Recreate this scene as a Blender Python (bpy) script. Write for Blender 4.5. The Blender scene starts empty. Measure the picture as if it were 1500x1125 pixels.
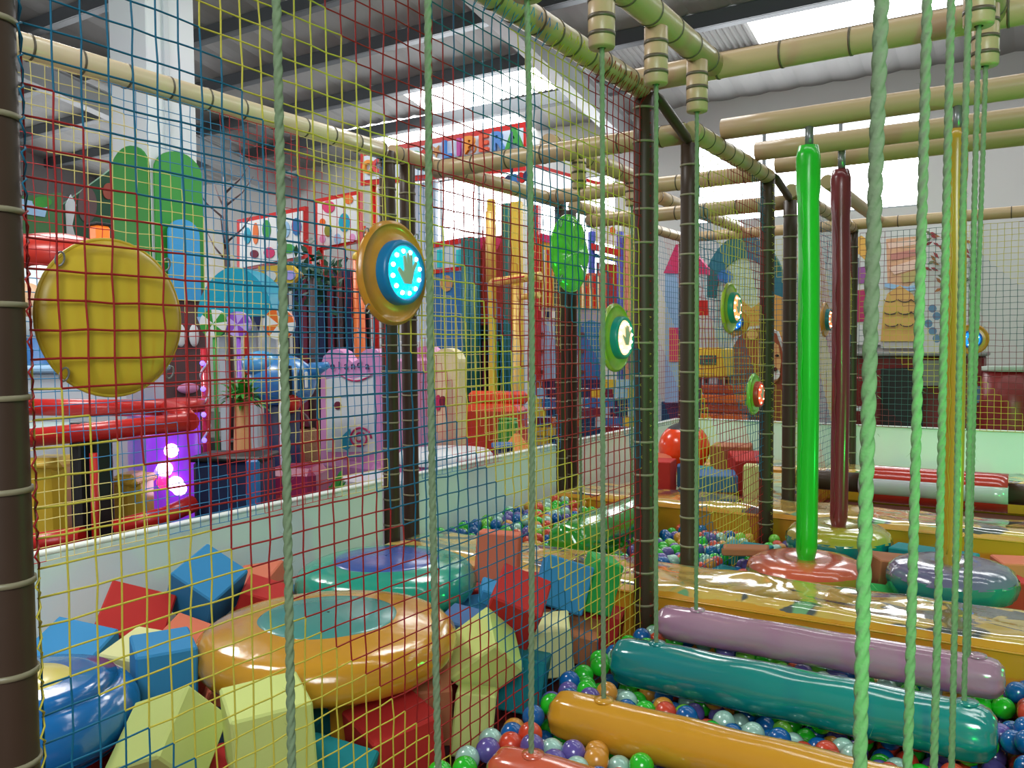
import bpy, math, random
import numpy as np
from mathutils import Vector, Matrix, Euler
random.seed(7)
rng = np.random.default_rng(7)
SC = bpy.context.scene
COL = SC.collection
PI = math.pi

# ------------------------------------------------------------------ camera
FPX = 1242.0
YAW, PIT, ROL = math.radians(32.0), math.radians(2.55), math.radians(-0.45)
CAM = Vector((0, 0, 1.35))
_cy, _sy = math.cos(YAW), math.sin(YAW)
_F = Vector((-_sy, _cy, 0)); _R = Vector((_cy, _sy, 0)); _U = Vector((0, 0, 1))
FWD = _F * math.cos(PIT) - _U * math.sin(PIT)
_u2 = _U * math.cos(PIT) + _F * math.sin(PIT)
RGT = _R * math.cos(ROL) + _u2 * math.sin(ROL)
UPV = _u2 * math.cos(ROL) - _R * math.sin(ROL)
cam = bpy.data.cameras.new('camera')
cam.sensor_fit = 'HORIZONTAL'; cam.sensor_width = 36.0; cam.lens = FPX / 1500 * 36.0
cam.clip_start = 0.05; cam.clip_end = 200
camo = bpy.data.objects.new('camera', cam); COL.objects.link(camo)
camo.matrix_world = Matrix(((RGT.x, UPV.x, -FWD.x, CAM.x), (RGT.y, UPV.y, -FWD.y, CAM.y), (RGT.z, UPV.z, -FWD.z, CAM.z), (0, 0, 0, 1)))
SC.camera = camo

def ray(px, py): return FWD + RGT * ((px - 750) / FPX) - UPV * ((py - 562.5) / FPX)
def AX(px, py, x): d = ray(px, py); return CAM + d * (x / d.x)
def AY(px, py, y): d = ray(px, py); return CAM + d * (y / d.y)
def AZ(px, py, z): d = ray(px, py); return CAM + d * ((z - CAM.z) / d.z)
def AD(px, py, D): return CAM + ray(px, py) * D
def PIX(p):
    q = Vector(p) - CAM; w = q.dot(FWD)
    return 750 + FPX * q.dot(RGT) / w, 562.5 - FPX * q.dot(UPV) / w, w

# ------------------------------------------------------------------ materials
def lin(c):
    o = []
    for v in c[:3]:
        v = v / 255.0
        o.append(v / 12.92 if v <= 0.04045 else ((v + 0.055) / 1.055) ** 2.4)
    return (o[0], o[1], o[2], 1.0)
MATS = {}
def mat(name, rgb, rough=0.5, metal=0.0, spec=0.5, emit=0.0, ecol=None, bump=0.0, bscale=20.0, vary=0.0, vscale=6.0, coat=0.0, trans=0.0, alpha=1.0, stretch=None, detail=3.0):
    if name in MATS: return MATS[name]
    m = bpy.data.materials.new(name); m.use_nodes = True
    nt = m.node_tree; b = nt.nodes['Principled BSDF']
    c = lin(rgb)
    b.inputs['Base Color'].default_value = c
    b.inputs['Roughness'].default_value = rough
    b.inputs['Metallic'].default_value = metal
    b.inputs['Specular IOR Level'].default_value = spec
    b.inputs['Coat Weight'].default_value = coat
    b.inputs['Coat Roughness'].default_value = 0.15; b.inputs['Coat IOR'].default_value = 1.75
    b.inputs['Transmission Weight'].default_value = trans
    b.inputs['Alpha'].default_value = alpha
    if emit > 0:
        b.inputs['Emission Color'].default_value = lin(ecol or rgb)
        b.inputs['Emission Strength'].default_value = emit
    tc = None
    def coords(sc):
        nonlocal tc
        if tc is None: tc = nt.nodes.new('ShaderNodeTexCoord')
        n = nt.nodes.new('ShaderNodeTexNoise'); n.inputs['Scale'].default_value = sc; n.inputs['Detail'].default_value = detail
        if stretch:
            mp = nt.nodes.new('ShaderNodeMapping'); mp.inputs['Scale'].default_value = stretch
            nt.links.new(tc.outputs['Object'], mp.inputs['Vector']); nt.links.new(mp.outputs['Vector'], n.inputs['Vector'])
        else: nt.links.new(tc.outputs['Object'], n.inputs['Vector'])
        return n
    if vary > 0:
        n = coords(vscale)
        mx = nt.nodes.new('ShaderNodeMix'); mx.data_type = 'RGBA'
        lo = tuple(v * (1 - vary) for v in c[:3]) + (1,); hi = tuple(min(1, v * (1 + vary)) for v in c[:3]) + (1,)
        mx.inputs['A'].default_value = lo; mx.inputs['B'].default_value = hi
        nt.links.new(n.outputs['Fac'], mx.inputs['Factor']); nt.links.new(mx.outputs['Result'], b.inputs['Base Color'])
    if bump > 0:
        n = coords(bscale)
        bp = nt.nodes.new('ShaderNodeBump'); bp.inputs['Strength'].default_value = bump; bp.inputs['Distance'].default_value = 0.02
        nt.links.new(n.outputs['Fac'], bp.inputs['Height']); nt.links.new(bp.outputs['Normal'], b.inputs['Normal'])
    MATS[name] = m
    return m

# ------------------------------------------------------------------ mesh builder
class MB:
    def __init__(s): s.v = []; s.f = []; s.m = []; s.sm = []
    def add(s, vs, fs, mi=0, smooth=False, M=None):
        b = len(s.v)
        s.v += [tuple(M @ Vector(p)) if M is not None else tuple(p) for p in vs]
        for f in fs: s.f.append(tuple(i + b for i in f)); s.m.append(mi); s.sm.append(smooth)
        return s
    def box(s, c, d, mi=0, bev=0.0, M=None):
        x, y, z = d[0] / 2, d[1] / 2, d[2] / 2
        if bev <= 0:
            vs = [(c[0] + i * x, c[1] + j * y, c[2] + k * z) for i in (-1, 1) for j in (-1, 1) for k in (-1, 1)]
            return s.add(vs, [(0, 1, 3, 2), (4, 6, 7, 5), (0, 4, 5, 1), (2, 3, 7, 6), (0, 2, 6, 4), (1, 5, 7, 3)], mi, False, M)
        bev = min(bev, x * .9, y * .9, z * .9)
        vs = []; ix = {}
        for i in (-1, 1):
            for j in (-1, 1):
                for k in (-1, 1):
                    for a in range(3):
                        e = [x - bev, y - bev, z - bev]; e[a] = (x, y, z)[a]
                        ix[(i, j, k, a)] = len(vs); vs.append((c[0] + i * e[0], c[1] + j * e[1], c[2] + k * e[2]))
        fs = []
        for a in range(3):
            o = [q for q in range(3) if q != a]
            for sg in (-1, 1):
                def key(p, q):
                    t = [0, 0, 0]; t[a] = sg; t[o[0]] = p; t[o[1]] = q; return ix[(t[0], t[1], t[2], a)]
                fs.append((key(-1, -1), key(1, -1), key(1, 1), key(-1, 1)))
        for a in range(3):
            o = [q for q in range(3) if q != a]
            for p in (-1, 1):
                for q in (-1, 1):
                    def k2(t_, fa):
                        t = [0, 0, 0]; t[a] = t_; t[o[0]] = p; t[o[1]] = q; return ix[(t[0], t[1], t[2], fa)]
                    fs.append((k2(-1, o[0]), k2(1, o[0]), k2(1, o[1]), k2(-1, o[1])))
        for i in (-1, 1):
            for j in (-1, 1):
                for k in (-1, 1): fs.append((ix[(i, j, k, 0)], ix[(i, j, k, 1)], ix[(i, j, k, 2)]))
        return s.add(vs, fs, mi, False, M)
    def tube(s, pts, r, n=8, mi=0, caps=True, closed=False, smooth=True, M=None):
        P = [Vector(p) for p in pts]; L = len(P); vs = []; fs = []
        rr = r if isinstance(r, (list, tuple)) else [r] * L
        up = None
        for i in range(L):
            if closed: t = P[(i + 1) % L] - P[i - 1]
            else: t = P[min(i + 1, L - 1)] - P[max(i - 1, 0)]
            t.normalize()
            if up is None:
                up = Vector((0, 0, 1)) if abs(t.z) < .9 else Vector((1, 0, 0))
            a = up - t * up.dot(t)
            if a.length < 1e-5: a = t.orthogonal()
            a.normalize(); up = a; b = t.cross(a)
            for k in range(n):
                w = 2 * PI * k / n
                vs.append(P[i] + a * (math.cos(w) * rr[i]) + b * (math.sin(w) * rr[i]))
        for i in range(L if closed else L - 1):
            j = (i + 1) % L
            for k in range(n):
                k2 = (k + 1) % n
                fs.append((i * n + k, i * n + k2, j * n + k2, j * n + k))
        s.add(vs, fs, mi, smooth, M)
        if caps and not closed:
            b = len(s.v) - len(vs)
            s.f.append(tuple(b + k for k in reversed(range(n)))); s.m.append(mi); s.sm.append(False)
            s.f.append(tuple(b + (L - 1) * n + k for k in range(n))); s.m.append(mi); s.sm.append(False)
        return s
    def lathe(s, prof, n=32, mi=0, smooth=True, M=None, mis=None):
        # prof: list of (r, z); axis z
        vs = []; ring = []
        for r, z in prof:
            if r < 1e-6: ring.append([len(vs)]); vs.append((0, 0, z))
            else:
                ring.append([len(vs) + k for k in range(n)])
                vs += [(r * math.cos(2 * PI * k / n), r * math.sin(2 * PI * k / n), z) for k in range(n)]
        for i in range(len(prof) - 1):
            a, b = ring[i], ring[i + 1]; fs = []
            for k in range(n):
                k2 = (k + 1) % n
                if len(a) == 1 and len(b) == 1: continue
                if len(a) == 1: fs.append((a[0], b[k2], b[k]))
                elif len(b) == 1: fs.append((a[k], a[k2], b[0]))
                else: fs.append((a[k], a[k2], b[k2], b[k]))
            base = len(s.v) if i == 0 else base
            if i == 0: s.v += [tuple(M @ Vector(p)) if M is not None else p for p in vs]
            for f in fs: s.f.append(tuple(q + base for q in f)); s.m.append(mis[i] if mis else mi); s.sm.append(smooth)
        return s
    def sphere(s, c, r, n=20, m=12, mi=0, sc=(1, 1, 1)):
        prof = [(math.sin(PI * i / m) * r, -math.cos(PI * i / m) * r) for i in range(m + 1)]
        prof[0] = (0, -r); prof[-1] = (0, r)
        return s.lathe(prof, n, mi, True, Matrix.Translation(c) @ Matrix.Diagonal((sc[0], sc[1], sc[2], 1)))
    def prism(s, poly, h, mi=0, M=None, mside=None):
        n = len(poly)
        vs = [(p[0], p[1], 0) for p in poly] + [(p[0], p[1], h) for p in poly]
        s.add(vs, [tuple(range(n, 2 * n)), tuple(reversed(range(n)))], mi, False, M)
        b = len(s.v) - 2 * n
        for k in range(n):
            k2 = (k + 1) % n
            s.f.append((b + k, b + k2, b + n + k2, b + n + k)); s.m.append(mi if mside is None else mside); s.sm.append(False)
        return s
    def build(s, name, mats, parent=None):
        me = bpy.data.meshes.new(name)
        me.from_pydata(s.v, [], s.f)
        if not isinstance(mats, (list, tuple)): mats = [mats]
        for m in mats: me.materials.append(m)
        me.polygons.foreach_set('material_index', s.m); me.polygons.foreach_set('use_smooth', s.sm)
        me.update()
        o = bpy.data.objects.new(name, me); COL.objects.link(o)
        if parent is not None: o.parent = parent; o.matrix_parent_inverse = parent.matrix_world.inverted() if False else Matrix()
        return o

def tag(o, label=None, cat=None, group=None, kind=None):
    if label: o['label'] = label
    if cat: o['category'] = cat
    if group: o['group'] = group
    if kind: o['kind'] = kind
    return o
def thing(name, label, cat, loc=(0, 0, 0), rot=(0, 0, 0), group=None):
    o = bpy.data.objects.new(name, None); COL.objects.link(o)
    o.empty_display_size = 0.05
    o.location = loc; o.rotation_euler = rot
    return tag(o, label, cat, group)
def struct(name, mb, m):
    return tag(mb.build(name, m), kind='structure')
def dup(root, label=None, group=None, loc=None, rot=None):
    r = root.copy(); COL.objects.link(r)
    if loc is not None: r.location = loc
    if rot is not None: r.rotation_euler = rot
    if label: r['label'] = label
    if group: r['group'] = group
    for ch in list(root.children):
        c = ch.copy(); COL.objects.link(c); c.parent = r
        for g in ch.children:
            d = g.copy(); COL.objects.link(d); d.parent = c
    return r
def T(x, y, z): return Matrix.Translation((x, y, z))
def RX(a): return Matrix.Rotation(a, 4, 'X')
def RY(a): return Matrix.Rotation(a, 4, 'Y')
def RZ(a): return Matrix.Rotation(a, 4, 'Z')
def circ(r, n=32, rx=1, ry=1, cx=0, cy=0): return [(cx + r * rx * math.cos(2 * PI * k / n), cy + r * ry * math.sin(2 * PI * k / n)) for k in range(n)]
def text_mesh(name, txt, size, m, parent, M, depth=0.004, bold=0.0):
    cu = bpy.data.curves.new('lettering_curve', 'FONT'); cu.body = txt; cu.size = size; cu.extrude = depth; cu.align_x = 'CENTER'; cu.align_y = 'CENTER'; cu.offset = bold
    o = bpy.data.objects.new('lettering_tmp', cu); COL.objects.link(o)
    dg = bpy.context.evaluated_depsgraph_get()
    me = bpy.data.meshes.new_from_object(o.evaluated_get(dg)); me.name = name
    bpy.data.objects.remove(o); bpy.data.curves.remove(cu)
    me.materials.clear(); me.materials.append(m); me.transform(M)
    q = bpy.data.objects.new(name, me); COL.objects.link(q); q.parent = parent
    return q

# palette
cream = mat('cream_foam_cover', (188, 162, 124), .35, bump=.08, bscale=30, vary=.05)
creamtube = mat('cream_smooth_tube', (182, 156, 118), .38, vary=.04)
tape = mat('dark_tie_band', (92, 80, 62), .45)
brown = mat('dark_brown_vinyl', (66, 50, 38), .42, bump=.06, bscale=14, vary=.15, spec=.35)
tie = mat('olive_cable_tie', (138, 132, 104), .4)
ropem = mat('pale_green_rope', (122, 144, 110), .85, bump=.12, bscale=200, vary=.15, vscale=90, spec=.2)
c_teal = mat('teal_cord', (14, 98, 128), .6, spec=.3)
c_yel = mat('yellow_cord', (196, 184, 66), .6, spec=.3)
c_red = mat('red_cord', (150, 28, 28), .6, spec=.3)
c_blu = mat('blue_cord', (70, 146, 200), .6, spec=.3)  # raised for the outer nets to carry sunlight on the cords
c_yel2 = mat('sunlit_yellow_cord', (240, 222, 140), .6, spec=.3)  # outer net yellow made paler, sunlight put into the colour
c_red2 = mat('sunlit_red_cord', (200, 56, 60), .6, spec=.3)  # outer net red made brighter, sunlit look put into the colour
white_wall = mat('white_painted_board', (226, 246, 240), .5, vary=.03, vscale=2)
vin_y = mat('orange_yellow_vinyl', (210, 152, 42), .16, bump=.22, bscale=9, vary=.06, coat=.45)
vin_t = mat('teal_vinyl', (16, 128, 128), .16, bump=.22, bscale=9, vary=.08, coat=.9)
vin_tg = mat('sea_green_vinyl', (40, 165, 140), .14, bump=.2, bscale=8, coat=.45)
vin_p = mat('mauve_vinyl', (176, 128, 156), .2, bump=.2, bscale=12, vary=.06, coat=.9)
vin_b = mat('blue_vinyl', (20, 110, 180), .16, bump=.25, bscale=9, coat=.45)
vin_db = mat('deep_blue_vinyl', (60, 92, 170), .22, bump=.12, bscale=9, coat=.3)
vin_r = mat('red_vinyl', (190, 44, 30), .18, bump=.22, bscale=10, coat=.9)
vin_s = mat('salmon_red_vinyl', (206, 92, 62), .2, bump=.2, bscale=10, coat=.9)
vin_g = mat('grass_green_vinyl', (24, 150, 40), .15, bump=.3, bscale=11, coat=.9)
vin_gpole = mat('bright_green_vinyl', (30, 196, 40), .3, bump=.1, bscale=8, coat=.2)
vin_rpole = mat('maroon_vinyl', (120, 36, 48), .3, bump=.1, bscale=8, coat=.2)
vin_ypole = mat('mustard_vinyl', (190, 150, 40), .3, bump=.1, bscale=8, coat=.2)
vin_pu = mat('grey_purple_vinyl', (110, 104, 140), .14, bump=.3, bscale=10, coat=.9)
vin_oy = mat('olive_yellow_vinyl', (170, 160, 50), .12, bump=.35, bscale=10, coat=.9)
spot_t = mat('blue_green_spot_vinyl', (66, 146, 138), .25, bump=.1, bscale=9, coat=.3)
spot_y = mat('yellow_spot_vinyl', (230, 212, 110), .25, coat=.3)
F_BLUE = mat('blue_foam', (58, 142, 196), .7, vary=.05, spec=.25)
F_DBLUE = mat('slate_blue_foam', (70, 110, 160), .7, vary=.05, spec=.25)
F_TEAL = mat('teal_foam', (22, 128, 136), .7, vary=.05, spec=.25)
F_RED = mat('red_foam', (190, 48, 44), .7, vary=.06, spec=.25)
F_CREAM = mat('pale_yellow_foam', (222, 222, 158), .7, vary=.04, spec=.25)
F_LIME = mat('lime_cream_foam', (206, 220, 130), .7, vary=.04, spec=.25)
F_ORANGE = mat('salmon_foam', (216, 118, 88), .7, vary=.05, spec=.25)
F_GREEN = mat('green_foam', (52, 170, 84), .7, vary=.05, spec=.25)
F_BROWN = mat('tan_orange_foam', (176, 112, 76), .7, vary=.05, spec=.25)
grey_metal = mat('grey_metal', (150, 152, 155), .35, metal=.6)
black = mat('matt_black', (22, 22, 24), .5)
steelw = mat('white_steel', (222, 228, 232), .4)
# ------------------------------------------------------------------ the hall (setting)
X1, X2, XL, XR = -1.434, -3.007, -1.125, -0.165
YW = 12.0
def roofz(y): return 4.82 + 0.19 * (YW - y)
m_floor = mat('hall_floor_rubber', (92, 84, 80), .6, vary=.15, vscale=3)
m_wall = mat('hall_wall_paint', (200, 199, 196), .7, vary=.04, vscale=1.2)
m_ceil = mat('hall_roof_sheet', (150, 149, 147), .55, vary=.06, vscale=.8)
m_purl = mat('galvanised_purlin', (92, 96, 100), .45, metal=.3)
m_sky = mat('daylight_window_glass', (255, 255, 255), .3, emit=8.0, ecol=(248, 252, 255))
m_skyl = mat('translucent_roof_sheet', (235, 238, 238), .5, emit=6.0, ecol=(250, 252, 252))
m_roofglow = mat('added_roof_glow', (235, 238, 238), .5, emit=9.0, ecol=(250, 252, 252))  # added glow for unseen roof strips, gives highlights and downlight
m_frame = mat('window_frame_grey', (150, 156, 160), .5)
struct('floor', MB().box((-6, 4, -.05), (24, 17.6, .1)), m_floor)
# roof in strips between the purlins, with shallow corrugation ribs
def roof_strip(y0, y1, x0, x1, mb, lift=0.0):
    n = 90; vs = []; fs = []
    for k in range(n + 1):
        x = x0 + (x1 - x0) * k / n
        dz = .02 if k % 3 == 0 else 0
        for y in (y0, y1): vs.append((x, y, roofz(y) + dz + lift))
    for k in range(n): fs.append((2 * k, 2 * k + 1, 2 * k + 3, 2 * k + 2))
    mb.add(vs, fs)
mb = MB(); roof_strip(-3.0, 9.9, -17.5, -2.6, mb)
for a, b in ((-3.0, 3.55), (3.9, 6.9), (7.25, 9.9)): roof_strip(a, b, -2.6, 5.5, mb)
SKYX = [(-8.3, -5.4), (-3.05, 5.5)]
for a, b in ((-17.5, -8.3), (-5.4, -3.05)): roof_strip(9.9, 10.86, a, b, mb)
for a, b in ((-17.5, -10.2), (-7.0, 5.5)): roof_strip(10.86, 12.1, a, b, mb)
struct('ceiling', mb, m_ceil)
for n, (a, b, y0, y1) in enumerate(((-8.3, -5.4, 9.9, 10.86), (-3.05, 5.5, 9.9, 10.86), (-10.2, -7.0, 10.86, 12.1), (-2.6, 5.5, 3.55, 3.9), (-2.6, 5.5, 6.9, 7.25))):
    mb = MB(); roof_strip(y0, y1, a, b, mb, .01)
    struct('window_%d' % (3, 6, 7, 8, 9)[n], mb, m_skyl if n < 3 else m_roofglow)  # the last two are light strips added to the roof out of view
mb = MB()
for y in (10.9, 9.8, 8.72, 7.64, 6.55, 5.45, 4.3, 3.1, 1.9, .6, -.8):
    mb.box((-6, y, roofz(y) - .09), (23, .07, .17)); mb.box((-6, y + .05, roofz(y) - .17), (23, .12, .015))
struct('trim_1', mb, m_purl)
mb = MB()
for x in (-12.6, -5.3, 2.2):
    a, b = Vector((x, -3, roofz(-3) - .36)), Vector((x, 12, roofz(12) - .36))
    ang = math.atan(.19)
    c = (a + b) / 2
    mb.box((0, 0, 0), (.06, (b - a).length, .34), M=T(*c) @ RX(-ang))
    mb.box((0, 0, -.17), (.2, (b - a).length, .02), M=T(*c) @ RX(-ang)); mb.box((0, 0, .17), (.2, (b - a).length, .02), M=T(*c) @ RX(-ang))
struct('trim_2', mb, mat('painted_rafter', (168, 170, 172), .45))
# far wall with its window openings
WIN = [(-9.75, -7.35, 2.3, 4.25), (-7.1, -5.6, 2.3, 4.0), (-4.35, -1.31, 3.1, 4.3)]
mb = MB(); xs = -17.5
for x0, x1, z0, z1 in WIN:
    mb.box(((xs + x0) / 2, YW + .1, 2.5), (x0 - xs, .2, 5)); xs = x1
    mb.box(((x0 + x1) / 2, YW + .1, z0 / 2), (x1 - x0, .2, z0)); mb.box(((x0 + x1) / 2, YW + .1, (z1 + 5) / 2), (x1 - x0, .2, 5 - z1))
mb.box(((xs + 5.5) / 2, YW + .1, 2.5), (5.5 - xs, .2, 5))
struct('wall_far', mb, m_wall)
for n, (x0, x1, z0, z1) in enumerate(WIN):
    g = struct('window_%d' % (n + 1 if n < 2 else 4), MB().box(((x0 + x1) / 2, YW + .12, (z0 + z1) / 2), (x1 - x0, .02, z1 - z0)), m_sky)
    f = MB()
    for x in np.linspace(x0, x1, 3 if x1 - x0 < 2 else 4): f.box((x, YW + .06, (z0 + z1) / 2), (.05, .06, z1 - z0))
    f.box(((x0 + x1) / 2, YW + .06, z0), (x1 - x0, .06, .05)); f.box(((x0 + x1) / 2, YW + .06, z1), (x1 - x0, .06, .05))
    fo = f.build('window_frame', m_frame, g)
mb = MB(); mb.box((-17.4, 3.7, 1.2), (.2, 16.8, 2.4)); mb.box((-17.4, 3.7, 5.6), (.2, 16.8, 3.6))
for y in (-4.2, -1, 2.0, 5.2, 8.6, 12): mb.box((-17.4, y, 3.1), (.2, 1.0, 1.5))
struct('wall_side', mb, mat('hall_wall_dark', (150, 146, 146), .7))
struct('window_5', MB().box((-17.48, 3.7, 3.1), (.02, 16.8, 1.5)), m_sky)

# ------------------------------------------------------------------ posts and bars of the climbing frame
PR = 0.0435
_tie = None
def ring_mesh(r, tk, w=.008):
    mb = MB(); mb.lathe([(r - .001, -w / 2), (r + tk, -w / 2), (r + tk, w / 2), (r - .001, w / 2)], 24, 0, True)
    return mb
def add_rings(parent, name, base, mats, axis, pts):
    o = base.build(name, mats, parent)
    first = True
    for p in pts:
        q = o if first else o.copy()
        if not first: COL.objects.link(q); q.parent = parent
        first = False
        q.location = p
        if axis == 'x': q.rotation_euler = (0, PI / 2, 0)
        if axis == 'y': q.rotation_euler = (PI / 2, 0, 0)
def post(x, y, z0, z1, label, group=None, step=.14, off=0.0, tail=True):
    t = thing('padded_post', label, 'post', (x, y, 0), group=group)
    zs = np.linspace(z0, z1, 12)
    mb = MB(); mb.tube([(0, 0, z) for z in zs], [PR] * 12, 20); mb.build('padding', brown, t)
    add_rings(t, 'cable_tie', ring_mesh(PR, .0035, .009), tie, 'z', [(0, 0, z) for z in np.arange(z0 + .1 + off, z1 - .02, step)])
    return t
post(X1, .722, 0, 2.5, 'dark brown padded post with olive ties holding the net edge beside the yellow disc', off=.123, step=.15)
post(X1, 3.354, 0, 2.40, 'dark brown padded post where the multicoloured net meets the bridge, green-lit on one side')
post(X1, 3.905, 0, 2.30, 'dark brown padded post standing past the gap over the yellow bridge')
post(X1, 5.25, 0, 2.36, 'dark brown padded post holding the far edge of the second net')
post(X1, 5.80, 0, 2.30, 'dark brown padded post beyond the second bridge, beside the green pole')
post(X1, 8.0, 0, 2.38, 'dark brown corner post at the back partition, behind the maroon pole')
post(X2, 3.56, 0, 2.40, 'first dark brown post of the doubled pair behind the blue-lit disc')
post(X2, 3.73, 0, 2.36, 'second dark brown post of the doubled pair behind the blue-lit disc')
post(X2, 5.50, 0, 2.40, 'dark brown post on the outer edge below the green puckered disc')
post(X2, 5.66, 0, 2.36, 'second dark brown post on the outer edge, just past the one below the green disc')
post(X2, 8.0, 0, 2.40, 'dark brown corner post far behind the orange hanging ball')

def bar(p0, p1, r, label, group=None, step=.2, m=None, rings=True, off=.05, seam=False, cat='bar'):
    p0, p1 = Vector(p0), Vector(p1); d = p1 - p0; L = d.length
    t = thing('padded_bar', label, cat, p0, group=group)
    ax = 'x' if abs(d.x) > abs(d.y) else 'y'
    mb = MB(); mb.tube([d * k / 10 for k in range(11)], r, 24)
    mb.build('foam_cover', m or cream, t)
    if rings: add_rings(t, 'tie_band', ring_mesh(r, .0025, .008), tape, ax, [d * (s / L) for s in np.arange(off, L - .01, step)])
    if seam:
        u = Vector((0, -.35, .94)) if ax == 'x' else Vector((.35, 0, .94))
        MB().tube([d * k / 6 + u * r for k in range(7)], .0025, 6).build('seam', tape, t)
    return t
bar((X1, -.6, 2.42), (X1, 3.33, 2.42), .046, 'cream padded bar along the top of the large multicoloured net', step=.125)
bar((XL, -.6, 2.46), (XL, 3.32, 2.46), .048, 'cream padded bar glowing green underneath, from which the ropes hang beside the net', step=.19)
bar((XR, -.6, 2.46), (XR, 3.32, 2.46), .048, 'cream padded bar from which the second line of ropes hangs', step=.19)
bar((X1 - .04, 3.354, 2.46), (1.6, 3.354, 2.46), .05, 'long cream padded crossbar with dark ties in front of the white skylight', step=.25, off=.36, seam=True)
bar((X1, 3.93, 2.37), (X1, 5.25, 2.37), .046, 'cream padded bar along the top of the second net, lit green', step=.16)
bar((X1, 5.82, 2.37), (X1, 8.0, 2.37), .046, 'cream padded bar along the top of the third net near the back', step=.2)
for yy, lb in ((4.3, 'smooth cream crossbar carrying the bright green hanging pole'), (4.9, 'smooth cream crossbar carrying the maroon hanging pole'), (5.33, 'smooth cream crossbar third in line, ending at the second net post')):
    bar((X1 + .03, yy, 2.45), (1.6, yy, 2.45), .052, lb, m=creamtube, rings=False)
bar((X2, -.8, 2.40), (X2, 3.52, 2.40), .046, 'glossy cream padded bar topping the outer net before the white column', step=.185, m=mat('lit_glossy_cream_cover', (228, 206, 172), .3, coat=.2))  # paler than the other bars: hall light put into the cover colour
bar((X2, 3.6, 2.40), (X2, 5.46, 2.40), .046, 'cream padded bar topping the outer net in front of the bright window', step=.2)
bar((X2, 5.7, 2.40), (X2, 7.95, 2.40), .046, 'cream padded bar topping the outer net farther along, past the green disc', step=.2)
bar((X2 + .05, 3.93, 2.362), (X1 - .03, 3.93, 2.362), .05, 'cream padded crossbar below the lettered sign, from outer net to inner net', step=.22, seam=True)
bar((X2 + .05, 5.3, 2.405), (X1 - .03, 5.3, 2.405), .05, 'cream padded crossbar beyond the green roll, over the back of the ball pit', step=.22)
bar((X2 + .05, 5.85, 2.30), (X1 - .03, 5.85, 2.30), .05, 'cream padded crossbar over the second yellow bridge', step=.22)
bar((-2.25, 3.98, 2.43), (-2.25, 5.25, 2.43), .05, 'short cream bar from which the grass-green roll hangs', step=.2)
bar((-2.44, 5.9, 2.45), (-2.44, 7.95, 2.45), .05, 'short cream bar from which the orange ball hangs', step=.2)
bar((X2, 8.0, 2.40), (1.6, 8.0, 2.40), .048, 'long cream padded bar across the back above the wall paintings', step=.21)
bar((-1.22, 5.9, 2.42), (-1.22, 7.95, 2.42), .046, 'cream bar running to the back beside the maroon pole', rings=False, m=creamtube)
def brace(p0, p1, label):
    t = thing('link_rod', label, 'rod', p0)
    d = Vector(p1) - Vector(p0)
    MB().tube([(0, 0, 0), d * .12, d * .88, d], [.014, .024, .024, .014], 12).build('sleeve', brown, t)
    return t
brace((X1 + .03, 3.40, 2.41), (X1 + .0, 3.90, 2.31), 'dark link rod slanting between the post tops above the first bridge')
brace((X1 + .03, 5.28, 2.38), (X1 + .0, 5.80, 2.31), 'dark link rod slanting between the post tops above the second bridge')

# ------------------------------------------------------------------ low white barrier boards
def barrier(p0, p1, label, h=.615, axis='y'):
    t = thing('barrier_board', label, 'barrier', p0)
    d = Vector(p1) - Vector(p0); L = d.length
    mb = MB()
    if axis == 'y': mb.box((-.03, L / 2, h / 2), (.04, L, h), bev=.006)
    else: mb.box((L / 2, .03, h / 2), (L, .04, h), bev=.006)
    mb.build('board', white_wall, t)
    mb = MB()
    if axis == 'y': mb.box((-.03, L / 2, h + .006), (.05, L, .014), bev=.004)
    else: mb.box((L / 2, .03, h + .006), (L, .05, .014), bev=.004)
    mb.build('top_cap', mat('barrier_cap_white', (226, 234, 228), .45), t)
    return t
barrier((X2, -.9, 0), (X2, 3.50, 0), 'long low white barrier board behind the foam block pit')
barrier((X2, 3.80, 0), (X2, 5.44, 0), 'low white barrier board behind the ball pit with the green roll')
barrier((X2, 5.73, 0), (X2, 7.94, 0), 'low white barrier board past the post with the green disc')
barrier((X2, 8.0, 0), (1.7, 8.0, 0), 'low white barrier board across the back, tinted green, below the wall paintings', axis='x')

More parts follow.
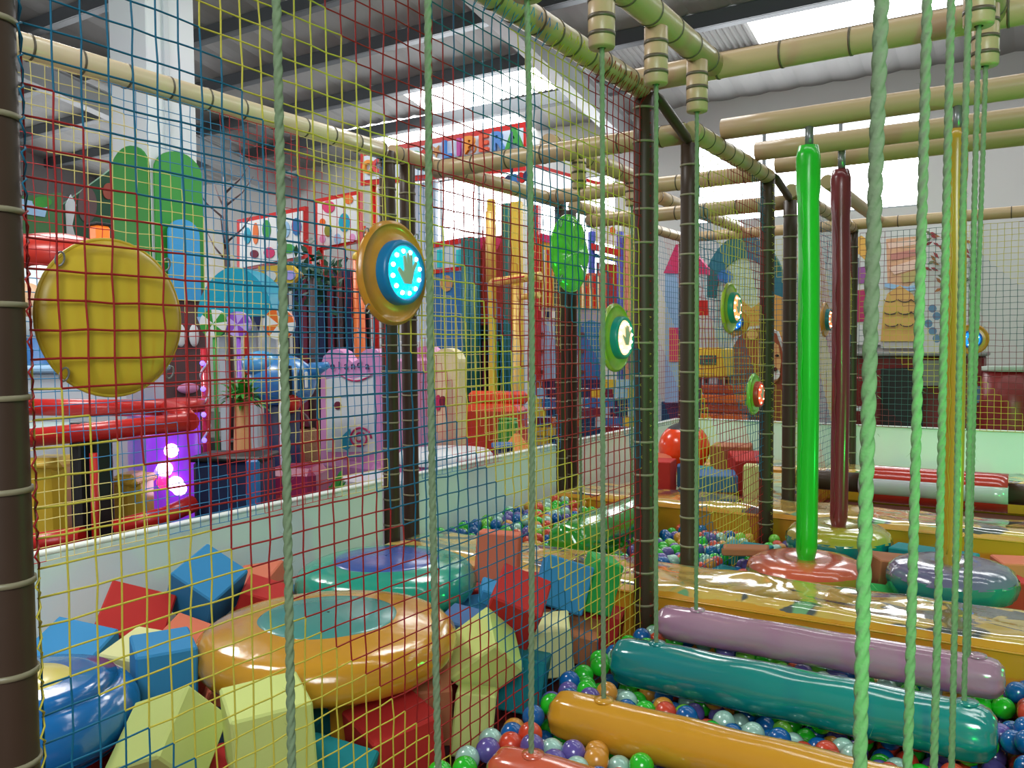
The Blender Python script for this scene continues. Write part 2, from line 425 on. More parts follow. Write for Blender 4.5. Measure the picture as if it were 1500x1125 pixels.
# ------------------------------------------------------------------ nets
def net(label, O, U, V, nu, nv, su, sv, mats, k0, cyc, r=.0023, jit=.002, group=None, seed=1, knots=True, sag=.012):
    """knotless net: U, V unit directions, stripes run down one cell per cell; k0 = offset of the first stripe edge in cells, cyc = order of mats"""
    g = np.random.default_rng(seed)
    O, U, V = np.array(O, float), np.array(U, float), np.array(V, float); N = np.cross(U, V)
    i, j = np.meshgrid(np.arange(nu), np.arange(nv), indexing='ij')
    du = np.sin(i * .7 + seed) * np.sin(j * .31 + 2 * seed) * .0016 + g.normal(0, jit * .5, i.shape)
    dv = np.sin(j * .6 + seed) * np.sin(i * .23 + seed) * .0016 + g.normal(0, jit * .5, i.shape)
    dn = np.sin(i * .21 + seed) * np.sin(j * .17 + seed * 2) * sag + g.normal(0, .0012, i.shape)
    edge = (i == 0) | (i == nu - 1)
    P = O + (i * su + du)[..., None] * U + (j * sv + dv)[..., None] * V + dn[..., None] * N
    k = np.floor((i + j - k0) / 10.0).astype(int)
    mi = np.array(cyc)[np.mod(k, len(cyc))]
    A = np.concatenate([P[:-1].reshape(-1, 3), P[:, :-1].reshape(-1, 3)]); B = np.concatenate([P[1:].reshape(-1, 3), P[:, 1:].reshape(-1, 3)])
    MI = np.concatenate([mi[:-1].reshape(-1), mi[:, :-1].reshape(-1)])
    d = B - A; d /= np.linalg.norm(d, axis=1, keepdims=True)
    b = np.cross(d, N); b /= np.linalg.norm(b, axis=1, keepdims=True); n = np.cross(b, d)
    offs = [(1, 0), (.5, .87), (-.5, .87), (-1, 0), (-.5, -.87), (.5, -.87)]; S = len(offs)
    ring = np.stack([x * b * r + y * n * r for x, y in offs], 1)
    ns = len(A)
    verts = np.concatenate([(A[:, None, :] + ring), (B[:, None, :] + ring)], 1).reshape(-1, 3)
    base = np.arange(ns)[:, None] * (2 * S)
    quads = np.stack([np.stack([base[:, 0] + q, base[:, 0] + (q + 1) % S, base[:, 0] + S + (q + 1) % S, base[:, 0] + S + q], 1) for q in range(S)], 1).reshape(-1, 4)
    fm = np.repeat(MI, S)
    if knots:
        C = P.reshape(-1, 3); kr = r * 1.75; nb = len(verts)
        ov = np.array([U, -U, V, -V, N, -N]) * kr
        kv = (C[:, None, :] + ov).reshape(-1, 3)
        tri = [(0, 2, 4), (2, 1, 4), (1, 3, 4), (3, 0, 4), (2, 0, 5), (1, 2, 5), (3, 1, 5), (0, 3, 5)]
        kb = nb + np.arange(len(C))[:, None] * 6
        T3 = np.stack([np.stack([kb[:, 0] + a for a in t], 1) for t in tri], 1).reshape(-1, 3)
        verts = np.concatenate([verts, kv]); km = np.repeat(mi.reshape(-1), 8)
    else: T3 = np.zeros((0, 3), int); km = np.zeros(0, int)
    me = bpy.data.meshes.new('climbing_net')
    nq, nt = len(quads), len(T3)
    me.vertices.add(len(verts)); me.vertices.foreach_set('co', verts.astype(np.float32).ravel())
    me.loops.add(nq * 4 + nt * 3); me.loops.foreach_set('vertex_index', np.concatenate([quads.ravel(), T3.ravel()]).astype(np.int32))
    me.polygons.add(nq + nt)
    me.polygons.foreach_set('loop_start', np.concatenate([np.arange(nq) * 4, nq * 4 + np.arange(nt) * 3]).astype(np.int32))
    for m in mats: me.materials.append(m)
    me.polygons.foreach_set('material_index', np.concatenate([fm, km]).astype(np.int32))
    me.polygons.foreach_set('use_smooth', np.ones(nq + nt, bool))
    me.update(calc_edges=True); me.validate()
    o = bpy.data.objects.new('climbing_net', me); COL.objects.link(o)
    tag(o, label, 'net', group)
    return o, P
def lacing(parent, pts, m, r=.0018):
    return MB().tube(pts, r, 5, smooth=True).build('lacing', m, parent)
YD, ZD = (0, 1, 0), (0, 0, 1)
CM = [c_teal, c_yel, c_red]
# stripe edges on the inner net lie at Y+Z = 1.57 + .5k  (teal | yellow | red | teal ...)
z00 = 1.4861 - .0506 * 28
netA, PA = net('large multicoloured net with teal, yellow and red stripes, holding the yellow and blue-lit discs', (X1, .7777, z00), YD, ZD, 51, 46, .0506, .0506, CM, (1.585 - .7777 - z00) / .0506, [1, 2, 0], r=.002, seed=3, sag=.004, jit=.0015)
# lacing to the posts and to the top bar
pts = []
for q in range(45):
    p = PA[0, q]; pts += [(p[0], p[1], p[2]), (X1 + .022, .768, p[2] + .015), (X1 + .038, .752, p[2] + .03)]
    pts += [(X1 + .022, .768, p[2] + .04)]
lacing(netA, pts[:72], c_yel); lacing(netA, pts[72:120], c_red); lacing(netA, pts[120:], c_teal)
pts = []
for q in range(45):
    p = PA[-1, q]; pts += [(p[0], p[1], p[2]), (X1 + .02, 3.324, p[2] + .015), (X1 + .042, 3.335, p[2] + .03), (X1 + .02, 3.322, p[2] + .04)]
lacing(netA, pts[:60], c_red); lacing(netA, pts[60:112], c_yel); lacing(netA, pts[112:], c_red)
pts = []
for q in range(51):
    p = PA[q, -1]; pts += [(p[0], p[1], p[2]), (X1 + .044, p[1] + .012, 2.405), (X1 + .047, p[1] + .022, 2.425), (X1 + .044, p[1] + .03, 2.405)]
lacing(netA, pts[:52], c_yel); lacing(netA, pts[52:100], c_red); lacing(netA, pts[100:140], c_blu); lacing(netA, pts[140:164], c_yel); lacing(netA, pts[164:], c_red)
net('outer net of yellow, blue and red squares above the long white barrier', (X2 + .02, .45, .60), YD, ZD, 62, 36, .05, .05, [c_yel2, c_blu, c_red2], (1.75 - .45 - .60) / .05, [2, 0, 1], r=.0017, seed=5, sag=.006, knots=False)
net('outer net of yellow, blue and red squares in front of the bright playhouse', (X2 + .02, 3.80, .60), YD, ZD, 34, 36, .05, .05, [c_yel2, c_blu, c_red2], (1.75 - 3.80 - .60) / .05, [2, 0, 1], r=.0016, seed=6, sag=.006, knots=False)
net('outer net in front of the painted castle front, past the green disc', (X2 + .02, 5.70, .60), YD, ZD, 46, 36, .05, .05, [c_yel, c_teal, c_red], (1.75 - 5.7 - .60) / .05, [1, 2, 0], r=.0015, seed=7, sag=.006, knots=False)
netB, PB = net('second multicoloured net, seen at a steep angle past the bridge gap', (X1, 3.96, .08), YD, ZD, 26, 46, .05, .05, CM, (1.585 - 3.96 - .08) / .05 + 2, [1, 2, 0], r=.0018, seed=8, sag=.01, knots=False)
pts = []
for q in range(45):
    p = PB[-1, q]; pts += [(p[0], p[1], p[2]), (X1 + .03, 5.225, p[2] + .015), (X1 + .046, 5.235, p[2] + .03), (X1 + .03, 5.222, p[2] + .04)]
lacing(netB, pts[:100], c_yel); lacing(netB, pts[100:130], c_teal); lacing(netB, pts[130:], c_yel)
net('third multicoloured net running to the back corner post', (X1, 5.86, .08), YD, ZD, 43, 46, .05, .05, CM, (1.585 - 5.86 - .08) / .05 + 5, [1, 2, 0], r=.0017, seed=9, sag=.01, knots=False)
net('back net in front of the lion board, between the corner posts', (X2 + .06, 8.0, .62), (1, 0, 0), ZD, 30, 35, .05, .05, CM, 4, [0, 1, 2], r=.0019, seed=10, sag=.006, knots=False)
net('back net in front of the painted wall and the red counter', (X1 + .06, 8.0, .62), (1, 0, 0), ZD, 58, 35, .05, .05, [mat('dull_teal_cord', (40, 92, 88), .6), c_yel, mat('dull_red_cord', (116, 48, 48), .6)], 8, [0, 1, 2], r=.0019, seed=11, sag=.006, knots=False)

# ------------------------------------------------------------------ discs tied to the nets
def ring_hook(parent, y, z, dx=0.0):
    return MB().tube([(dx + .004 * math.sin(a), y + .008 * math.cos(a), z + .012 * math.sin(a)) for a in np.linspace(0, 2 * PI, 13)[:-1]], .0018, 6, closed=True).build('metal_ring', grey_metal, parent)
def pillow_disc(label, x, y, z, r, m, side=-1, pucker=0, thick=.022):
    t = thing('net_disc', label, 'disc', (x + side * (thick + .008), y, z))
    n = 64; rings = 18; vs = []; fs = []
    for s_ in (1, -1):
        for a in range(rings + 1):
            q = a / rings
            for k in range(n):
                w = 2 * PI * k / n
                h = thick * (1 - q ** 4) ** .5
                if pucker: h *= 1 + .35 * math.cos(pucker * w) * q
                rr = r * q
                vs.append((s_ * h, rr * math.cos(w), rr * math.sin(w)))
    for s_ in range(2):
        b = s_ * (rings + 1) * n
        for a in range(rings):
            for k in range(n):
                f = (b + a * n + k, b + (a + 1) * n + k, b + (a + 1) * n + (k + 1) % n, b + a * n + (k + 1) % n)
                fs.append(f if s_ == 0 else f[::-1])
    MB().add(vs, fs, 0, True).build('cushion', m, t)
    MB().tube([(0, r * math.cos(w), r * math.sin(w)) for w in np.linspace(0, 2 * PI, 49)[:-1]], .0035, 8, closed=True).build('welded_rim', m, t)
    for w in (.8, 2.4, 3.9, 5.5): ring_hook(t, r * 1.02 * math.cos(w), r * 1.02 * math.sin(w), -side * .02)
    return t
pillow_disc('plain yellow round cushion tied behind the net beside the brown post', X1, .946, 1.408, .144, mat('mustard_yellow_disc', (206, 178, 48), .38, bump=.15, bscale=9))
pillow_disc('green puckered round disc tied high behind the net, in front of the castle', X1, 2.745, 1.685, .138, mat('translucent_green_disc', (96, 196, 52), .14, bump=.2, bscale=12, coat=.6), pucker=7, thick=.02)
HAND = [(-.18, -.42), (.18, -.42), (.27, -.15), (.33, .05), (.52, .36), (.44, .42), (.24, .17), (.25, .62), (.15, .64), (.11, .2), (.05, .7), (-.05, .7), (-.06, .2), (-.16, .6), (-.25, .56), (-.19, .1), (-.25, -.02), (-.5, .16), (-.57, .06), (-.34, -.22)]
def lit_disc(label, x, y, z, r, rim_rgb, ring_rgb, glow, dot, nx=(1, 0, 0), leds=12, glow_s=1.2, dot_s=4.0, tilt=0.0):
    t = thing('hand_light_disc', label, 'light', (x, y, z))
    M = RY(PI / 2) @ RZ(PI / 2) if nx[0] else RX(PI / 2)
    rim = mat('rim_%d_%d_%d' % rim_rgb, rim_rgb, .3, bump=.12, bscale=18, vary=.25, vscale=22, coat=.3)
    MB().lathe([(.0, -.012), (r * .9, -.012), (r, -.006), (r, .002), (r * .955, .004), (r * .945, .009), (r * .925, .009), (r * .915, .005), (r * .72, .012), (r * .6, .014)], 56, 0, True, M).build('rim', rim, t)
    MB().lathe([(r * .62, .004), (r * .62, .036), (r * .585, .043), (r * .53, .044), (r * .5, .038)], 48, 0, True, M).build('housing', mat('housing_%d_%d_%d' % ring_rgb, ring_rgb, .35), t)
    lens = MB().lathe([(r * .51, .037), (r * .4, .043), (r * .2, .046), (0, .047)], 40, 0, True, M).build('lens', mat('lens_%d_%d_%d' % glow, glow, .3, emit=glow_s, bump=.4, bscale=60), t)
    for k in range(leds):
        a = 2 * PI * (k + .4) / leds
        q = r * (.4 if k % 4 else .41)
        MB().sphere(M @ Vector((q * math.cos(a), q * math.sin(a), .043)), r * .045, 10, 6, 0, (1, 1, 1)).build('led', mat('led_%d_%d_%d' % dot, dot, .3, emit=dot_s), lens)
    sc = r * .52
    MB().prism([(p[0] * sc, p[1] * sc) for p in HAND], .004, M=M @ T(0, -.0 * r, .0465) @ RZ(tilt)).build('hand_sign', mat('hand_sign_grey', (140, 156, 130), .5, emit=.22), t)  # faint emission stands in for lens light coming through the hand
    for w in (.8, 2.4, 3.9, 5.5):
        p = M @ Vector((r * 1.02 * math.cos(w), r * 1.02 * math.sin(w), 0))
        MB().tube([(p.x + (.004 * math.sin(a) if nx[0] else .008 * math.cos(a)), p.y + (.008 * math.cos(a) if nx[0] else .004 * math.sin(a)), p.z + .012 * math.sin(a)) for a in np.linspace(0, 2 * PI, 11)[:-1]], .0018, 6, closed=True).build('metal_ring', grey_metal, t)
    return t
OY, GY = (200, 136, 40), (150, 170, 46)
lit_disc('large blue-lit hand light with amber rim, on the net before the doubled posts', X1 + .016, 1.697, 1.54, .134, OY, (14, 118, 172), (0, 190, 230), (235, 255, 255), leds=12)
lit_disc('orange-white lit hand light with lime rim, on the net beside the green-lit post', X1 + .016, 3.04, 1.38, .134, GY, (18, 140, 130), (255, 176, 130), (255, 244, 226), glow_s=2.6)
lit_disc('orange-white lit hand light with olive rim, on the second net before the lion board', X1 + .016, 4.47, 1.545, .134, (170, 176, 50), (20, 140, 120), (255, 130, 70), (255, 240, 220), leds=8, glow_s=1.8)
lit_disc('small blue-lit hand light with amber rim on the back net, beside the lion board', AY(1078, 472, 7.97).x, 7.97, AY(1078, 472, 7.97).z, .13, OY, (20, 90, 170), (20, 110, 240), (190, 230, 255), nx=(0, 1, 0), leds=8)
lit_disc('red-lit hand light seen edge-on, low on the second net', X1 + .016, 4.93, 1.06, .12, (120, 190, 60), (180, 60, 40), (255, 70, 40), (255, 190, 160), leds=6, glow_s=2.0)
pillow_disc('small green cushion disc low on the second net, before the lion', X1, 5.06, 1.05, .12, mat('translucent_green_disc', (96, 196, 52)), pucker=7, thick=.02)
lit_disc('orange-lit hand light with amber rim, on the third net behind the maroon pole', X1 + .016, 6.82, 1.535, .134, OY, (20, 120, 130), (255, 110, 60), (255, 220, 190), leds=8, glow_s=1.8)
p = AY(1424, 497, 7.97)
lit_disc('blue-lit hand light with orange rim on the back net, behind the bundle of ropes', p.x, 7.97, p.z, .125, (206, 136, 40), (20, 90, 190), (20, 130, 250), (200, 235, 255), nx=(0, 1, 0), leds=8)
# ------------------------------------------------------------------ pit floor and bridges
struct('floor_2', MB().box((-.7, 3.6, .01), (4.7, 9.0, .02)), mat('pit_mat', (92, 40, 36), .7))
def print_mat(name, base, ink, paper):
    m = bpy.data.materials.new(name); m.use_nodes = True; nt = m.node_tree; b = nt.nodes['Principled BSDF']
    b.inputs['Roughness'].default_value = .1; b.inputs['Coat Weight'].default_value = 1.0; b.inputs['Coat IOR'].default_value = 1.75; b.inputs['Coat Roughness'].default_value = .05
    tc = nt.nodes.new('ShaderNodeTexCoord')
    mp = nt.nodes.new('ShaderNodeMapping'); mp.inputs['Scale'].default_value = (1.0, 1.7, 1)
    nt.links.new(tc.outputs['Object'], mp.inputs['Vector'])
    n1 = nt.nodes.new('ShaderNodeTexNoise'); n1.inputs['Scale'].default_value = 2.6; n1.inputs['Detail'].default_value = 3; n1.inputs['Distortion'].default_value = 1.2
    n2 = nt.nodes.new('ShaderNodeTexNoise'); n2.inputs['Scale'].default_value = 3.7; n2.inputs['Detail'].default_value = 2; n2.inputs['Distortion'].default_value = .8
    nt.links.new(mp.outputs['Vector'], n1.inputs['Vector']); nt.links.new(mp.outputs['Vector'], n2.inputs['Vector'])
    def ramp(src, stops):
        r = nt.nodes.new('ShaderNodeValToRGB'); r.color_ramp.interpolation = 'EASE'
        while len(r.color_ramp.elements) < len(stops): r.color_ramp.elements.new(.5)
        for e, (p, c) in zip(r.color_ramp.elements, stops): e.position = p; e.color = c
        nt.links.new(src, r.inputs['Fac']); return r
    w, k = (1, 1, 1, 1), (0, 0, 0, 1)
    r1 = ramp(n1.outputs['Fac'], [(.535, k), (.575, w)]); r2 = ramp(n2.outputs['Fac'], [(.63, k), (.66, w)])
    a = nt.nodes.new('ShaderNodeMix'); a.data_type = 'RGBA'; a.inputs['A'].default_value = lin(base); a.inputs['B'].default_value = lin(ink)
    nt.links.new(r1.outputs['Color'], a.inputs['Factor'])
    c = nt.nodes.new('ShaderNodeMix'); c.data_type = 'RGBA'; c.inputs['B'].default_value = lin(paper)
    nt.links.new(a.outputs['Result'], c.inputs['A']); nt.links.new(r2.outputs['Color'], c.inputs['Factor'])
    nt.links.new(c.outputs['Result'], b.inputs['Base Color'])
    n3 = nt.nodes.new('ShaderNodeTexNoise'); n3.inputs['Scale'].default_value = 14; n3.inputs['Detail'].default_value = 2
    nt.links.new(tc.outputs['Object'], n3.inputs['Vector'])
    bp = nt.nodes.new('ShaderNodeBump'); bp.inputs['Strength'].default_value = .25; bp.inputs['Distance'].default_value = .012
    nt.links.new(n3.outputs['Fac'], bp.inputs['Height']); nt.links.new(bp.outputs['Normal'], b.inputs['Normal'])
    return m
prt = print_mat('printed_glossy_vinyl', (214, 176, 92), (88, 90, 94), (120, 168, 124))
foamy = mat('ochre_vinyl_side', (204, 142, 36), .3, bump=.15, bscale=6, vary=.05, coat=.15)
def crumple(x, y, amp, seed):
    s = 0
    g = random.Random(seed)
    for q in range(7):
        a = g.uniform(0, 2 * PI); f = g.uniform(5, 17); ph = g.uniform(0, 6.28)
        v = math.sin((x * math.cos(a) + y * math.sin(a)) * f + ph + .8 * math.sin(3 * x + 2 * y + q))
        s += (1 - abs(v)) ** 2 * (8 / f) * .35 - .15
    return s * amp
def bridge(label, x0, x1, y0, y1, h, seed, amp=.014):
    t = thing('bridge_block', label, 'bridge', ((x0 + x1) / 2, (y0 + y1) / 2, .02))
    w, d = x1 - x0, y1 - y0; h -= .02
    MB().box((0, 0, h / 2 - .01), (w, d, h - .02), bev=.02).build('foam_body', foamy, t)
    nx, ny = int(w / .025), int(d / .025); vs = []; fs = []
    for i in range(nx + 1):
        for j in range(ny + 1):
            x, y = -w / 2 + w * i / nx, -d / 2 + d * j / ny
            e = min(1, (d / 2 - abs(y)) / .06, (w / 2 - abs(x)) / .06)
            e = max(0, e) ** .5
            z = h - .045 + .05 * e + crumple(x, y, amp, seed) * e
            vs.append((x * (1 + .004), y * 1.008, z))
    for i in range(nx):
        for j in range(ny): fs.append((i * (ny + 1) + j, (i + 1) * (ny + 1) + j, (i + 1) * (ny + 1) + j + 1, i * (ny + 1) + j + 1))
    MB().add(vs, fs, 0, True).build('printed_cover', prt, t)
    MB().tube([(-w / 2, -d / 2 - .004, h - .045), (w / 2, -d / 2 - .004, h - .045)], .004, 6).build('seam_piping', foamy, t)
    return t
bridge('long ochre soft bridge with crumpled printed top, crossing beside the hanging rolls', -2.96, 1.2, 3.385, 3.86, .315, 4)
bridge('second ochre soft bridge with printed top, farther back past the round seats', -2.96, 1.2, 5.30, 5.80, .315, 9)
bridge('low ochre soft platform with a printed top under the orange hanging ball', -2.9, -1.52, 5.87, 7.45, .25, 17)
bridge('ochre soft ledge along the base of the back barrier', -2.9, 1.2, 7.5, 7.97, .29, 14)

# ------------------------------------------------------------------ swinging rolls
def roll(label, x0, x1, y, z, r, m, rot=0.0, tilt=0.0, seed=1, patch=True, axis='x', grommets=(-1.125, -.165), sag=.0):
    L = x1 - x0
    c = ((x0 + x1) / 2, y, z) if axis == 'x' else (y, (x0 + x1) / 2, z)
    t = thing('hanging_roll', label, 'roll', c, (0, tilt, rot) if axis == 'x' else (0, 0, PI / 2 + rot))
    n = 40; ns = 60; vs = []; fs = []; g = random.Random(seed); ph = [g.uniform(0, 6.28) for _ in range(8)]
    for i in range(ns + 1):
        u = i / ns; x = -L / 2 + L * u
        e = min(u, 1 - u) * L / (r * 1.1)
        f = math.sqrt(max(0, 1 - (1 - min(1, e)) ** 2.4)) * .42 + .58 if e < 1 else 1.0
        for k in range(n):
            w = 2 * PI * k / n
            q = 1 + .012 * math.sin(9 * u * 3 + ph[0] + 2 * w) + .01 * math.sin(23 * u + 3 * w + ph[1])
            if e < 1.6: q *= 1 + .05 * math.sin(8 * w + ph[2]) * (1 - e / 1.6)
            sq = 1 / max(abs(math.cos(w)), abs(math.sin(w)))
            q *= 1 + .05 * (sq - 1)
            vs.append((x + (0 if 0 < i < ns else 0), r * f * q * math.cos(w), r * f * q * math.sin(w) - sag * 4 * u * (1 - u)))
    for i in range(ns):
        for k in range(n): fs.append((i * n + k, (i + 1) * n + k, (i + 1) * n + (k + 1) % n, i * n + (k + 1) % n))
    b = len(vs); vs += [(-L / 2 - .004, 0, 0), (L / 2 + .004, 0, 0)]
    for k in range(n): fs.append((b, k, (k + 1) % n)); fs.append((b + 1, ns * n + (k + 1) % n, ns * n + k))
    MB().add(vs, fs, 0, True).build('vinyl_skin', m, t)
    sw = 2 * PI * .80
    MB().tube([(x, r * 1.012 * math.cos(sw), r * 1.012 * math.sin(sw)) for x in np.linspace(-L / 2 + r * .9, L / 2 - r * .9, 30)], .003, 6).build('welded_seam', m, t)
    if patch:
        for gx in grommets:
            MB().lathe([(.03, r * .97), (.03, r + .004), (.012, r + .006), (0, r + .006)], 20, 0, True, T(gx - (x0 + x1) / 2, 0, 0)).build('rope_patch', m, t)
    return t
ROPY = [1.047, 1.474, 1.89, 2.318, 2.737, 3.14]
roll('mauve swinging roll hanging between ropes beside the long bridge', -1.285, -.085, ROPY[5] + .015, .247, .068, vin_p, seed=1)
roll('thick teal swinging roll hanging between the mauve roll and the yellow roll', -1.285, -.09, ROPY[4] + .005, .225, .084, vin_t, seed=2)
roll('orange-yellow swinging roll hanging in front of the teal roll', -1.30, -.06, ROPY[3], .185, .076, vin_y, seed=3)
roll('salmon red swinging roll, mostly below the yellow one, its end just in view', -1.25, -.06, ROPY[2], .19, .08, vin_s, seed=4)
roll('grass green glossy roll lying in the ball pit beneath the green disc', 4.02, 5.18, -2.2, .26, .12, vin_g, seed=6, axis='y', patch=False)

# ------------------------------------------------------------------ ropes
def rope(label, x, y, z0, z1, r=.0074, sleeve=True, lean=(0, 0), group=None):
    t = thing('hanging_rope', label, 'rope', (x, y, 0), group=group)
    L = z1 - z0; fine = y < 2.0; n = 24 if fine else 15; m = int(L / (.004 if fine else .006)); vs = []; fs = []
    ph = random.uniform(0, 6)
    a0, a1 = random.uniform(-.004, .004), random.uniform(-.004, .004)
    for i in range(m + 1):
        u = i / m; z = z0 + L * u
        ox = lean[0] * (1 - u) + a0 * math.sin(u * 5 + ph); oy = lean[1] * (1 - u) + a1 * math.sin(u * 4 + ph)
        for k in range(n):
            w = 2 * PI * k / n
            s = abs(math.cos(1.5 * (w - z * 84 + ph)))
            rr = r * (.66 + .46 * s ** .8)
            vs.append((ox + rr * math.cos(w), oy + rr * math.sin(w), z))
    for i in range(m):
        for k in range(n): fs.append((i * n + k, i * n + (k + 1) % n, (i + 1) * n + (k + 1) % n, (i + 1) * n + k))
    MB().add(vs, fs, 0, True).build('twisted_rope', ropem, t)
    # loose fibres
    fz = MB()
    for q in range(int(70 * L)):
        z = random.uniform(z0, z1); u = (z - z0) / L; w = random.uniform(0, 6.28); l = random.uniform(.006, .018)
        c = Vector((lean[0] * (1 - u) + r * math.cos(w) * .9, lean[1] * (1 - u) + r * math.sin(w) * .9, z))
        d = Vector((math.cos(w + 1.2), math.sin(w + 1.2), random.uniform(-1.6, 1.6))).normalized() * l
        s2 = Vector((0, 0, .00035)); fz.add([c - s2, c + s2, c + d], [(0, 1, 2)])
    tag(fz.build('loose_fibre', ropem, t), kind='stuff')
    if sleeve:
        MB().lathe([(.012, 2.232), (.037, 2.232), (.04, 2.237), (.04, 2.42), (.012, 2.42)], 24, 0, True).build('foam_sleeve', cream, t)
        add_rings(t, 'tape_band', ring_mesh(.04, .0015, .012), tape, 'z', [(0, 0, 2.27), (0, 0, 2.32), (0, 0, 2.37)])
    return t
near = ['first pale rope, hanging before the yellow disc and the orange seat', 'second pale rope along the net, in front of the doubled posts', 'third pale rope along the net, reaching down to the salmon roll', 'pale rope holding the net-side end of the orange-yellow roll', 'pale rope holding the net-side end of the teal roll', 'pale rope holding the net-side end of the mauve roll']
far_ = ['thick frayed green-lit rope, first of the line of ropes before the poles', 'second green-lit rope after the thick frayed one', 'third green-lit rope, just beside the mustard pole', 'fourth green-lit rope, just past the mustard pole', 'fifth green-lit rope, holding the far end of the teal roll', 'thin far green-lit rope with sleeve on top, holding the far end of the mauve roll']
zb = [.15, .15, .24, .26, .305, .31]
for k in range(6):
    rope(near[k], XL, ROPY[k], zb[k], 2.30 if k > 1 else 2.42)
    rope(far_[k], XR + (.015, .01, .008, .005, .0, -.005)[k], ROPY[k], zb[k], 2.30 if k > 1 else 2.42, r=.0077 if k == 0 else .0072, lean=((-.03, 0), (-.022, 0), (-.02, 0), (-.015, 0), (-.01, 0), (-.02, 0))[k])

# ------------------------------------------------------------------ hanging poles with round seats
def hang_pole(label, x, y, z0, z1, r, m, seat, seat_m, rim_m, sr, sth, seed):
    t = thing('hanging_pole_seat', label, 'swing pole', (x, y, 0))
    g = random.Random(seed); n = 24; vs = []; fs = []; ns = 40
    for i in range(ns + 1):
        u = i / ns; z = z0 + (z1 - z0) * u
        rr = r * (1.12 if u > .88 else 1.0) * (1 if 0 < i < ns else .8)
        for k in range(n):
            w = 2 * PI * k / n
            q = rr * (1 + .015 * math.sin(3 * w + 9 * u) + .01 * math.sin(20 * u + w))
            vs.append((q * math.cos(w) + .006 * math.sin(4 * u), q * math.sin(w), z))
    for i in range(ns):
        for k in range(n): fs.append((i * n + k, i * n + (k + 1) % n, (i + 1) * n + (k + 1) % n, (i + 1) * n + k))
    fs.append(tuple(ns * n + k for k in range(n)))
    MB().add(vs, fs, 0, True).build('padded_pole', m, t)
    MB().tube([(0, 0, z1 - .01), (0, 0, 2.41)], .02, 12).build('strap', grey_metal, t)
    MB().tube([(-r * .3 + .004 * math.sin(z * 30), -r * .97, z) for z in np.linspace(z0 + .05, z1 - .1, 40)], .003, 5).build('seam', m, t)
    zt = z0
    prof = [(0, zt - sth), (sr * .8, zt - sth), (sr * .95, zt - sth * .85), (sr, zt - sth * .5), (sr * .96, zt - sth * .2)]
    n2 = 60
    def shell(pr, seed, wr):
        vs = []; fs = []; gg = random.Random(seed); ph = gg.uniform(0, 6)
        for rr, zz in pr:
            for k in range(n2):
                w = 2 * PI * k / n2
                f = rr / sr
                q = 1 + wr * .4 * math.sin(15 * w + ph) * f ** 4 + wr * .25 * math.sin(27 * w + 2 * ph) * f ** 4
                vs.append((rr * q * math.cos(w), rr * q * math.sin(w), zz + wr * .15 * sr * math.sin(11 * w + ph + 9 * f) * f))
        for i in range(len(pr) - 1):
            for k in range(n2): fs.append((i * n2 + k, i * n2 + (k + 1) % n2, (i + 1) * n2 + (k + 1) % n2, (i + 1) * n2 + k))
        return MB().add(vs, fs, 0, True)
    shell([(.01, zt - sth), (sr * .8, zt - sth), (sr * .95, zt - sth * .85), (sr, zt - sth * .5), (sr * .985, zt - sth * .3)], seed, .03).build('seat_underside', rim_m, t)
    shell([(sr * .99, zt - sth * .36), (sr * .95, zt - sth * .17), (sr * .85, zt - sth * .02), (sr * .6, zt + sth * .1), (sr * .3, zt + sth * .06), (.03, zt)], seed + 1, .03).build('seat_top', seat_m, t)
    return t
hang_pole('bright green hanging pole with a round salmon red seat', -.975, 4.3, .285, 2.31, .051, vin_gpole, 1, vin_s, vin_oy, .285, .13, 3)
hang_pole('maroon hanging pole with a round olive seat on a teal underside', -.945, 4.93, .335, 2.30, .047, vin_rpole, 1, vin_oy, vin_t, .28, .17, 5)
hang_pole('thin mustard hanging pole behind the ropes with a purple-grey seat', -.335, 4.3, .345, 2.30, .042, vin_ypole, 1, vin_pu, vin_t, .272, .15, 8)

# ------------------------------------------------------------------ mushroom seats in the foam pit
def mushroom(label, x, y, z, r, th, body, spot, sr, seed, stem_m):
    t = thing('mushroom_seat', label, 'soft seat', (x, y, .02)); z -= .02
    n = 72
    def surf(pr, wr):
        vs = []; fs = []; g = random.Random(seed); ph = g.uniform(0, 6)
        for rr, zz in pr:
            for k in range(n):
                w = 2 * PI * k / n; f = rr / r
                q = 1 + wr * (math.sin(31 * w + ph) + .6 * math.sin(47 * w + 2 * ph)) * max(0, f - .8) * 4
                vs.append((rr * q * math.cos(w), rr * q * math.sin(w), zz + wr * .3 * r * math.sin(5 * w + ph + 5 * f) * f))
        for i in range(len(pr) - 1):
            for k in range(n): fs.append((i * n + k, i * n + (k + 1) % n, (i + 1) * n + (k + 1) % n, (i + 1) * n + k))
        return MB().add(vs, fs, 0, True)
    pr = [(.01, z - th)]
    pr += [(r * q, z - th + .01) for q in (.5, .75, .86)]
    for a in np.linspace(-PI / 2 + .3, PI / 2 - .15, 12): pr.append((r - th * .42 + th * .42 * math.cos(a), z - th * .5 + th * .46 * math.sin(a)))
    pr += [(r * .8, z + .0), (r * .6, z + .012), (r * .3, z + .018), (.005, z + .02)]
    surf(pr, .008).build('inflated_cap', body, t)
    MB().tube([((r * .93) * math.cos(w), (r * .93) * math.sin(w), z - th * .78) for w in np.linspace(0, 2 * PI, 60)[:-1]], .004, 6, closed=True).build('welded_seam', body, t)
    surf([(.005, z + .026), (sr * .5, z + .0225), (sr * .9, z + .0165), (sr, z + .009), (sr * 1.0, z - .0)], 0.0).build('spot', spot, t)
    MB().lathe([(r * .5, 0), (r * .46, z - th * .9)], 36, 0, True).build('stem', stem_m, t)
    return t
